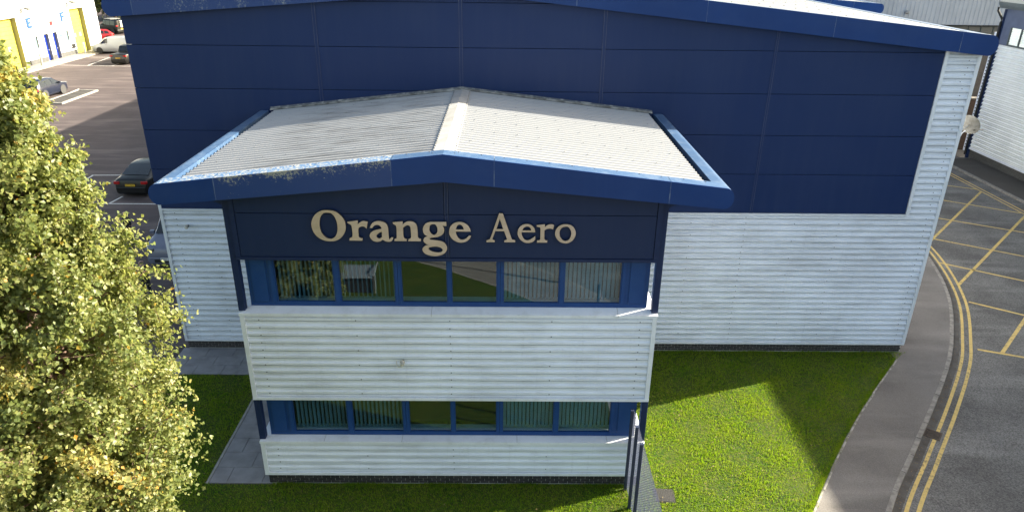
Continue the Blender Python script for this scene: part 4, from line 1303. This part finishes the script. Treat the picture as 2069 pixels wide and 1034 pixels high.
    for s in (1, -1):
        MB().box(L / 2 - .22, L / 2 + .0, s * hw * .72 - .17, s * hw * .72 + .17, zl - .16, zl - .02).build('headlight', CLEAR_L, t, bevel=.03)
        MB().box(-L / 2 - .02, -L / 2 + .16, s * hw * .76 - .15, s * hw * .76 + .15, zr - .18, zr - .03).build('tail_light', RED_L, t, bevel=.02)
    if rear_plate:
        zp = zr - .22 if tail is None else .72
        pl = MB().box(-L / 2 - .05, -L / 2 - .034, -.26, .26, zp - .06, zp + .06).build('number_plate', PLATE_Y, t)
        if text: plate_text(pl, text, (-L / 2 - .052, 0, zp), -1)
    if front_plate:
        pl = MB().box(L / 2 + .042, L / 2 + .056, -.26, .26, .40, .52).build('number_plate', PLATE_W, t)
        if text: plate_text(pl, text, (L / 2 + .058, 0, .46), 1)
    MB().box(-L / 2 + .15, L / 2 - .15, -hw * .8, hw * .8, .16, .26).build('underbody', BLACK, t)
    return t
def plate_text(parent, txt, loc, s):
    cu = bpy.data.curves.new('plate_text', 'FONT')
    cu.body = txt; cu.size = .105; cu.align_x = 'CENTER'; cu.align_y = 'CENTER'
    to = bpy.data.objects.new('plate_text', cu); COL.objects.link(to)
    me = bpy.data.meshes.new_from_object(to.evaluated_get(bpy.context.evaluated_depsgraph_get()))
    bpy.data.objects.remove(to)
    me.transform(Matrix(((0, 0, s, loc[0]), (s, 0, 0, loc[1]), (0, 1, 0, loc[2]), (0, 0, 0, 1))))
    me.materials.clear(); me.materials.append(BLACK)
    o = bpy.data.objects.new('plate_characters', me); COL.objects.link(o); o.parent = parent
CZ = GZ + .006
UP = R(90)          # nose towards +Y
SALOON = dict(L=5.1, W=1.90, H=1.48, prof=[(2.55, .50), (2.47, .70), (2.2, .80), (1.15, .98), (.35, 1.40), (-.2, 1.47), (-.85, 1.44), (-1.35, 1.28), (-1.95, 1.06), (-2.4, 1.03), (-2.5, .95), (-2.55, .55)], belt=.93,
              glass_side=[(.95, .05, .30, .0), (-.03, -.95, -.06, -.80), (-1.03, -1.6, -.86, -1.15)], screens=[(1.1, .38), (-.92, -1.9)], wheels=(1.55, -1.5))
SUV = dict(L=4.45, W=1.84, H=1.68, prof=[(2.22, .55), (2.12, .92), (1.15, 1.08), (.35, 1.58), (-.3, 1.68), (-1.5, 1.62), (-1.75, 1.52), (-2.12, 1.10), (-2.22, .55)], belt=1.0,
           glass_side=[(.95, .02, .32, .0), (-.06, -.9, -.06, -.9), (-.98, -1.65, -.98, -1.5)], screens=[(1.1, .4), (-1.72, -2.1)], wheels=(1.32, -1.32), r=.36)
HATCH_ = dict(L=4.1, W=1.76, H=1.47, prof=[(2.05, .5), (1.97, .76), (1.1, .95), (.3, 1.40), (-.3, 1.47), (-1.3, 1.40), (-1.6, 1.28), (-1.98, .95), (-2.05, .5)], belt=.90,
              glass_side=[(.9, .0, .28, .0), (-.07, -.85, -.07, -.85), (-.93, -1.5, -.93, -1.35)], screens=[(1.05, .35), (-1.55, -1.95)], wheels=(1.25, -1.25), r=.31)
VAN = dict(L=5.14, W=1.93, H=1.91, prof=[(2.57, .55), (2.50, .90), (2.25, 1.04), (1.62, 1.18), (.90, 1.80), (.5, 1.90), (-2.3, 1.91), (-2.5, 1.82), (-2.57, .55)], belt=1.10, roofw=.84,
           glass_side=[(1.45, .52, .88, .52)], screens=[(1.58, .95)], wheels=(1.60, -1.55), r=.34, tail=1.45)
PICK = dict(L=5.36, W=1.92, H=1.82, prof=[(2.68, .6), (2.58, 1.02), (1.45, 1.16), (.75, 1.72), (.2, 1.82), (-.6, 1.78), (-.95, 1.20), (-1.0, 1.14), (-2.6, 1.14), (-2.68, .6)], belt=1.08,
            glass_side=[(1.25, .35, .72, .35), (.27, -.7, .27, -.55)], screens=[(1.4, .8), (-.63, -.93)], wheels=(1.65, -1.6), r=.40)
OFFR = dict(L=4.6, W=1.95, H=1.96, prof=[(2.3, .7), (2.25, 1.08), (1.0, 1.18), (.6, 1.82), (.3, 1.94), (-2.1, 1.96), (-2.26, 1.86), (-2.3, .6)], belt=1.15, roofw=.86,
            glass_side=[(.9, .1, .6, .1), (.02, -.9, .02, -.9), (-.98, -2.0, -.98, -2.0)], screens=[(.97, .63)], wheels=(1.4, -1.4), r=.40, tail=1.25)
BK = paint('black_paint', (.006, .0065, .007), coat=.12); GREY = paint('slate_grey_paint', (.15, .16, .215), .2); NAVYP = paint('dark_blue_paint', (.010, .015, .035), .2)
SILV = paint('silver_paint', (.40, .415, .43), .3); REDP = paint('red_paint', (.26, .008, .014)); DRED = paint('dark_red_paint', (.16, .008, .012))
vehicle('saloon_car', 'glossy black saloon car with yellow plate parked beside the warehouse', (-20.1, 24.75, CZ), UP, BK, text='KF21 OTC', **SALOON)
vehicle('panel_van', 'slate grey van facing out between the warehouse corner and the tree', (-14.25, 15.75, CZ), -UP, GREY, front_plate=True, rear_plate=False, text='KM25 LVX', **VAN)
vehicle('estate_car', 'dark blue sport utility car with silver wheels by the kerbed island', (-40.45, 48.75, CZ), UP, NAVYP, black_trim=TRIM, **SUV)
vehicle('pickup_truck', 'black pickup truck with yellow plate in a marked bay', (-42.45, 68.5, CZ), UP, BK, text='DX18 HLV', tail=1.05, **PICK)
vehicle('panel_van', 'silver panel van parked nose to the yellow door', (-47.2, 75.0, CZ), math.pi, SILV, **VAN)
vehicle('hatchback', 'red hatchback behind the silver panel van', (-55.2, 85.6, CZ), R(215), REDP, **HATCH_)
t = vehicle('off_road_car', 'black off-road car with a white rear ladder, beyond the red hatchback', (-57.5, 94.5, CZ), R(150), BK, **OFFR)
lad = MB()
for k in range(5):
    lad.box(-2.40, -2.34, -.55, .25, .95 + k * .2, 1.06 + k * .2)
lad.build('ladder', PLATE_W, t)
MB().box(-1.0, .6, -.75, .75, 1.99, 2.03).build('roof_rack', GALV, t)
vehicle('hatchback', 'dark red hatchback parked past the off-road car', (-51.2, 97.5, CZ), R(120), DRED, **HATCH_)
vehicle('hatchback', 'red hatchback mostly hidden by the foliage, nearest the trade unit', (-46.9, 53.4, CZ), UP, REDP, **HATCH_)
vehicle('hatchback', 'dark hatchback with pale glass half hidden by the foliage beside the blue car', (-43.6, 48.0, CZ), UP, paint('charcoal_paint', (.06, .065, .07), .3), **HATCH_)

# ================================================================ PEOPLE
SKIN = mat('skin', (.50, .30, .22), .55)
HAIR = mat('grey_hair', (.09, .075, .06), .7)
SUIT = mat('dark_suit', (.010, .012, .020), .85)
SHOE = mat('black_shoe', (.008, .008, .008), .4)
def person(label, loc, rz, h=1.78, lift=0.0):
    k = h / 1.78
    V_ = [(0, 0, .95), (0, .0, 1.15), (0, -.01, 1.36), (0, 0, 1.50), (0, .015, 1.60), (0, .02, 1.69)]
    rad = [(.15, .11), (.15, .10), (.18, .11), (.055, .055), (.075, .09), (.07, .085)]
    E_ = [(0, 1), (1, 2), (2, 3), (3, 4), (4, 5)]
    def ch(par, pts):
        for p, r_ in pts:
            V_.append(p); rad.append(r_ if isinstance(r_, tuple) else (r_, r_)); E_.append((par, len(V_) - 1)); par = len(V_) - 1
        return par
    for s in (1, -1):
        ch(0, [((s * .10, 0, .88), .095), ((s * .115, .01, .50), .062), ((s * .12, -.03, .10), .045), ((s * .13, .13, .04), .04)])
        wr = ch(2, [((s * .19, 0, 1.42), .07), ((s * .25, -.02, 1.13), .05), ((s * .24, .10 + lift * .1, .90 + lift * .12), .034), ((s * .235, .13 + lift * .1, .84 + lift * .12), .034)])
        p = V_[wr]
        for j, (dx, ln) in enumerate(((-.03, .06), (-.012, .075), (.008, .078), (.026, .062))):
            ch(wr, [((p[0] + dx * .9, p[1] + .015, p[2] - ln * .6), .010), ((p[0] + dx, p[1] + .005, p[2] - ln), .008)])
        ch(wr, [((p[0] - s * .03, p[1] + .035, p[2] - .01), .011), ((p[0] - s * .035, p[1] + .05, p[2] - .035), .009)])
    me = bpy.data.meshes.new('figure')
    me.from_pydata([(x * k, y * k, z * k) for x, y, z in V_], E_, [])
    to = bpy.data.objects.new('figure', me); COL.objects.link(to)
    sk = to.modifiers.new('skin', 'SKIN')
    for i, sv in enumerate(me.skin_vertices[0].data):
        sv.radius = (rad[i][0] * k, rad[i][1] * k); sv.use_root = (i == 0)
    ss = to.modifiers.new('sub', 'SUBSURF'); ss.levels = 1; ss.render_levels = 1
    res = bpy.data.meshes.new_from_object(to.evaluated_get(bpy.context.evaluated_depsgraph_get()))
    bpy.data.objects.remove(to)
    for mm in (SUIT, SKIN, HAIR, SHOE): res.materials.append(mm)
    for p in res.polygons:
        c = p.center / k
        i = 0
        if c.z > 1.485: i = 1
        if c.z > 1.70 or (c.z > 1.58 and c.y < -.005): i = 2
        if c.z < .085: i = 3
        if abs(c.x) > .17 and c.z < .89 + lift * .12 and c.z > .6: i = 1
        p.material_index = i; p.use_smooth = True
    res.name = 'person'
    o = bpy.data.objects.new('person', res); COL.objects.link(o)
    o.location = loc; o.rotation_euler = (0, 0, rz)
    tag(o, label, 'person', 'people by the grey van')
    m_ = MB()
    m_.add([(x * k, y * k, z * k) for x, y, z in ((.018, .095, 1.60), (-.018, .095, 1.60), (0, .125, 1.59), (0, .10, 1.645))], [(0, 1, 2), (1, 3, 2), (3, 0, 2)])
    m_.build('nose', SKIN, o)
    m_ = MB()
    for s in (1, -1):
        m_.box(s * .032 * k - .01, s * .032 * k + .01, .095 * k, .106 * k, 1.632 * k, 1.645 * k)
    m_.box(-.025 * k, .025 * k, .092 * k, .104 * k, 1.548 * k, 1.556 * k)
    m_.build('face_features', HAIR, o)
    for s in (1, -1):
        MB().box(s * .084 * k - .008, s * .084 * k + .008, .0, .03, 1.59 * k, 1.65 * k).build('ear', SKIN, o)
    return o
person('person in a dark suit with short hair standing beyond the foliage near the grey van', (-16.95, 15.5, CZ), R(150))
person('person in dark clothes standing close to the front of the grey van', (-13.75, 10.25, CZ), R(60), lift=1)

# ================================================================ STORE BOX AND LAMP COLUMN (seen mirrored in the office windows)
t = thing('storage_box', 'low dark store box with grey sloping lid and white end frames on the front lawn', 'storage box', (-6.1, -10.8, 0), 0)
MB().box(-.9, .9, -.40, .40, .0, .62).build('body', mat('store_dark', (.03, .028, .032), .6), t, bevel=.02)
MB().extrude([(-.95, -.46, .63), (-.95, .48, .63), (-.95, .44, .70), (-.95, -.40, .86)], (1.9, 0, 0)).build('lid', mat('store_lid_grey', (.16, .18, .21), .5), t, bevel=.02)
for s in (-1, 1):
    MB().tube([(s * 1.0, .45, 0), (s * 1.0, .45, .80), (s * 1.0, .35, .92), (s * 1.0, -.4, .95)], .03, 6).build('end_frame', GALV, t)
t = thing('lamp_column', 'galvanised lamp column at the edge of the front lawn', 'lamp post', (2.35, -11.4, 0))
MB().tube([(0, 0, 0), (0, 0, 1.2), (0, 0, 1.25), (0, 0, 5.0)], [.08, .08, .05, .045], 8).build('column', GALV, t)
MB().box(-.15, .15, -.55, .1, 5.0, 5.12).build('lamp_head', GALV, t, bevel=.03)

# ================================================================ TREES
def leaf_mat(name, cols, trans=.52):
    m = bpy.data.materials.new(name)
    m.use_nodes = True
    nt = m.node_tree
    b = nt.nodes['Principled BSDF']
    b.inputs['Roughness'].default_value = .45
    b.inputs['Specular IOR Level'].default_value = .5
    at = nt.nodes.new('ShaderNodeAttribute'); at.attribute_name = 'tone'
    cr = nt.nodes.new('ShaderNodeValToRGB')
    e = cr.color_ramp.elements
    e[0].position = 0; e[0].color = (*cols[0][1], 1)
    e[1].position = 1; e[1].color = (*cols[-1][1], 1)
    for p_, c in cols[1:-1]:
        k = e.new(p_); k.color = (*c, 1)
    nt.links.new(at.outputs['Fac'], cr.inputs[0])
    nt.links.new(cr.outputs[0], b.inputs['Base Color'])
    tr = nt.nodes.new('ShaderNodeBsdfTranslucent')
    sc = mix(nt, .45, cr.outputs[0], (.40, .42, .10))
    nt.links.new(sc.outputs[2], tr.inputs[0])
    mx = nt.nodes.new('ShaderNodeMixShader'); mx.inputs[0].default_value = trans
    nt.links.new(b.outputs[0], mx.inputs[1]); nt.links.new(tr.outputs[0], mx.inputs[2])
    nt.links.new(mx.outputs[0], nt.nodes['Material Output'].inputs['Surface'])
    return m
BIRCH = leaf_mat('birch_leaf', [(0, (.090, .130, .042)), (.35, (.145, .185, .056)), (.65, (.24, .26, .088)), (.88, (.36, .345, .14)), (.94, (.44, .32, .06)), (1, (.44, .20, .025))])
DARKLEAF = leaf_mat('dark_leaf', [(0, (.035, .055, .018)), (.5, (.06, .085, .022)), (1, (.09, .11, .03))], .3)
BARK = mat('birch_bark', (.16, .10, .075), .85, (.09, .05, .035), 12, bump=.4)
TRUNKM = mat('brown_birch_bark', (.20, .15, .12), .85, (.08, .055, .045), 5, stretch=(1, 1, 4), lo=.5, hi=.62)
def tree(name, label, cat, loc, H, prof, n_limbs, leaves, lsize, seed, lm, lo=.16, tr_r=.14, group=None, autumn=.05, twigs=9, spread=.13):
    rng = np.random.default_rng(seed)
    t = thing(name, label, cat, loc, 0, group or ('birches before the office block' if 'birch' in name else 'trees beyond the trade unit'))
    def rad(f): return np.interp(f, [p[0] for p in prof], [p[1] for p in prof])
    wob = lambda f: np.array([.12 * math.sin(f * 5 + seed) * f, .10 * math.cos(f * 4.1 + seed) * f, f * H])
    MB().tube([wob(k / 14) for k in range(15)], [tr_r * (1 - k / 14) ** .8 + .012 for k in range(15)], 8).build('trunk', TRUNKM, t, smooth=True)
    lb = MB()
    ctr = []; tone0 = []; outw = []
    for i in range(n_limbs):
        f = lo + (1 - lo) * (i + rng.uniform(0, 1)) / n_limbs
        az = i * 2.399 + rng.normal(0, .3)
        ln = float(rad(f)) * rng.uniform(.72, 1.14)
        st_ = wob(max(0, f - .30 * ln / H))
        d_ = np.array([math.cos(az), math.sin(az), 0])
        end = wob(f) + d_ * ln
        mid = (st_ + end) / 2 + np.array([0, 0, -.12 * ln]) + rng.normal(0, .03, 3)
        pts_ = [st_ * (1 - u) ** 2 + 2 * mid * u * (1 - u) + end * u * u for u in np.linspace(0, 1, 6)]
        lb.tube(pts_, list(np.linspace(.026 * tr_r / .14 + .016, .006, 6)), 4, cap=False)
        ct = rng.uniform(0, 1) * .25
        if rng.uniform() < autumn: ct += .45
        for j in range(twigs):
            u = rng.uniform(.16, 1.03) ** .7
            k = min(u, 1) * 5; a0 = int(min(k, 4)); p = pts_[a0] + (pts_[a0 + 1] - pts_[a0]) * (k - a0)
            dv = d_ * rng.uniform(.2, 1) + rng.normal(0, .6, 3); dv[2] += .15
            dv /= np.linalg.norm(dv)
            tl = ln * rng.uniform(.16, .34) + .08
            e2 = p + dv * tl + np.array([0, 0, -.25 * tl])
            lb.tube([p, (p + e2) / 2 + np.array([0, 0, .04]), e2], [.006, .004, .002], 3, cap=False)
            m_ = max(1, int(leaves / (n_limbs * twigs)))
            uu = rng.uniform(.1, 1.08, m_)[:, None]
            c = p + (e2 - p) * uu + rng.normal(0, spread * .5, (m_, 3))
            ctr.append(c); tone0.append(np.full(m_, ct + rng.uniform(0, .12))); outw.append(np.tile(d_, (m_, 1)))
    lb.build('limbs', BARK, t, smooth=True)
    c = np.concatenate(ctr); t0 = np.concatenate(tone0); ow = np.concatenate(outw)
    n = len(c)
    nrm = rng.normal(0, .75, (n, 3)) + ow * .7 + np.array([0, 0, .55])
    nrm /= np.linalg.norm(nrm, axis=1)[:, None]
    ax_ = rng.normal(0, 1, (n, 3)) + np.array([0, 0, -.7])
    ax_ -= nrm * (ax_ * nrm).sum(1)[:, None]
    ax_ /= np.linalg.norm(ax_, axis=1)[:, None]
    sd = np.cross(nrm, ax_)
    s_ = (lsize * rng.uniform(.65, 1.25, n))[:, None]
    v = np.empty((n, 5, 3))
    v[:, 0] = c - ax_ * s_ * .5
    v[:, 1] = c - ax_ * s_ * .12 + sd * s_ * .42 + nrm * s_ * .10
    v[:, 2] = c + ax_ * s_ * .55 - nrm * s_ * .08
    v[:, 3] = c - ax_ * s_ * .12 - sd * s_ * .42 + nrm * s_ * .10
    v[:, 4] = 0
    v = v[:, :4].reshape(-1, 3)
    me = bpy.data.meshes.new('crown')
    me.vertices.add(n * 4); me.vertices.foreach_set('co', v.ravel())
    me.loops.add(n * 6); b_ = np.arange(n)[:, None] * 4
    me.loops.foreach_set('vertex_index', (b_ + np.array([[0, 1, 2, 0, 2, 3]])).ravel().astype(np.int32))
    me.polygons.add(n * 2); me.polygons.foreach_set('loop_start', np.arange(n * 2, dtype=np.int32) * 3)
    me.update(calc_edges=True)
    tone = np.clip(t0 + rng.uniform(0, .62, n), 0, .90)
    hot = rng.uniform(0, 1, n) < np.where(t0 > .5, .16, .010)
    tone[hot] = rng.uniform(.92, 1, hot.sum())
    at = me.attributes.new('tone', 'FLOAT', 'FACE')
    at.data.foreach_set('value', np.repeat(tone, 2).astype(np.float32))
    me.materials.append(lm)
    o = bpy.data.objects.new('crown', me); COL.objects.link(o); o.parent = t
    return t
PR = [(0, .2), (.2, .9), (.36, 1.15), (.50, 1.50), (.58, 1.64), (.66, 1.55), (.72, 1.22), (.79, .93), (.86, .72), (.93, .48), (1, .15)]
tree('birch_tree', 'tall leafy birch in yellowing leaf standing before the office block', 'tree', (-6.42, -5.85, 0), 11.85, PR, 320, 260000, .062, 3, BIRCH, tr_r=.12, twigs=11)
tree('birch_tree', 'second yellowing birch growing behind the taller one, further from the office', 'tree', (-9.6, -5.2, 0), 10.0, [(0, .3), (.25, 1.5), (.55, 2.0), (.8, 1.5), (.92, .9), (1, .3)], 150, 120000, .072, 8, BIRCH)
tree('broadleaf_tree', 'dark broadleaf tree beyond the end of the trade unit', 'tree', (-66, 112, 0), 13, [(0, 1), (.3, 4.5), (.6, 5.2), (.85, 3.5), (1, .8)], 70, 14000, .42, 5, DARKLEAF, tr_r=.3, spread=.8)
tree('broadleaf_tree', 'dark spreading tree behind the off-road car', 'tree', (-57, 120, 0), 12, [(0, 1), (.3, 4.5), (.6, 5.6), (.85, 3.5), (1, .8)], 70, 14000, .42, 6, DARKLEAF, tr_r=.3, spread=.8)

# ================================================================ GRASS
rng = np.random.default_rng(11)
def inside(poly, pts):
    x, y = pts[:, 0], pts[:, 1]; r_ = np.zeros(len(pts), bool)
    j = len(poly) - 1
    for i in range(len(poly)):
        xi, yi = poly[i]; xj, yj = poly[j]
        cnd = ((yi > y) != (yj > y)) & (x < (xj - xi) * (y - yi) / (yj - yi + 1e-12) + xi)
        r_ ^= cnd; j = i
    return r_
N = 340000
p = np.column_stack([rng.uniform(-11, 14, N), rng.uniform(-2.2, 6.6, N)])
e1 = np.array([(q.x, q.y) for q in inn if -4 < q.y < 6.8])
ed = e1[rng.integers(0, len(e1) - 1, 9000)]
nx = np.roll(e1, -1, 0)
ki = rng.integers(0, len(e1) - 1, 9000)
ed = e1[ki] + (nx[ki] - e1[ki]) * rng.uniform(0, 1, (9000, 1)) + rng.normal(0, .035, (9000, 2)) + np.array([-.05, .035])
ed = ed[:4500]
wb = np.concatenate([np.column_stack([rng.uniform(-5.9, 3.4, 3000), .03 - np.abs(rng.normal(0, .06, 3000))]), np.column_stack([rng.uniform(3.5, 13.6, 3000), 6.62 - np.abs(rng.normal(0, .06, 3000))])])
p = np.concatenate([p[inside(lawn_poly, p)], ed])
p = np.concatenate([p, wb])
dm = np.abs(p - np.array([4.1, -.36])).max(1)
p = p[dm > .25]
n = len(p)
h = rng.uniform(.025, .065, n) * (1 + .5 * np.sin(p[:, 0] * 3.1) * np.cos(p[:, 1] * 2.7))
a = rng.uniform(0, 2 * math.pi, n); wd = rng.uniform(.005, .011, n)
lean = rng.normal(0, .028, (n, 2))
v = np.empty((n, 3, 3))
v[:, 0] = np.column_stack([p[:, 0] - np.cos(a) * wd, p[:, 1] - np.sin(a) * wd, np.full(n, -.002)])
v[:, 1] = np.column_stack([p[:, 0] + np.cos(a) * wd, p[:, 1] + np.sin(a) * wd, np.full(n, -.002)])
v[:, 2] = np.column_stack([p[:, 0] + lean[:, 0], p[:, 1] + lean[:, 1], h])
me = bpy.data.meshes.new('grass')
me.vertices.add(n * 3); me.vertices.foreach_set('co', v.ravel())
me.loops.add(n * 3); me.loops.foreach_set('vertex_index', np.arange(n * 3, dtype=np.int32))
me.polygons.add(n); me.polygons.foreach_set('loop_start', np.arange(n, dtype=np.int32) * 3)
me.update(calc_edges=True)
me.materials.append(BLADE)
g = bpy.data.objects.new('grass', me); COL.objects.link(g)
tag(g, 'short mown grass of the lawns round the office block', 'grass', kind='stuff')

# fallen leaves and litter on the lawn and in the gutter
def litter(name, pts, size, matl, label):
    m_ = MB()
    for x, y, z in pts:
        a_ = random.uniform(0, 6.28); s_ = size * random.uniform(.6, 1.3)
        c_, d_ = math.cos(a_) * s_, math.sin(a_) * s_
        m_.add([(x - c_, y - d_, z), (x + d_ * .5, y - c_ * .5, z + s_ * .35), (x + c_, y + d_, z + s_ * .1), (x - d_ * .5, y + c_ * .5, z + s_ * .3)], [(0, 1, 2), (0, 2, 3)])
    return tag(m_.build(name, matl), label, 'leaves', kind='stuff')
pp = []
while len(pp) < 420:
    q = np.array([[random.uniform(-11, 13), random.uniform(-1.6, 6.4)]])
    if inside(lawn_poly, q)[0]: pp.append((q[0, 0], q[0, 1], .045))
litter('fallen_leaves', pp, .026, mat('dead_leaf', (.30, .26, .10), .8, (.20, .13, .05), 20), 'scattered yellow and brown leaves lying on the lawn')
pp = []
fl = [q for q in fine if -3 < q.y < 20]
ofs = offset(fl, 1.0)
for i in range(520):
    k = random.randrange(len(fl)); d_ = abs(random.gauss(0, .10)) + .01
    q = fl[k] + (ofs[k] - fl[k]) * d_
    pp.append((q.x + random.uniform(-.15, .15), q.y + random.uniform(-.15, .15), GZ + .012))
litter('gutter_leaves', pp, .022, mat('brown_litter', (.16, .10, .06), .9, (.26, .18, .10), 20), 'brown leaf litter lying along the kerb')
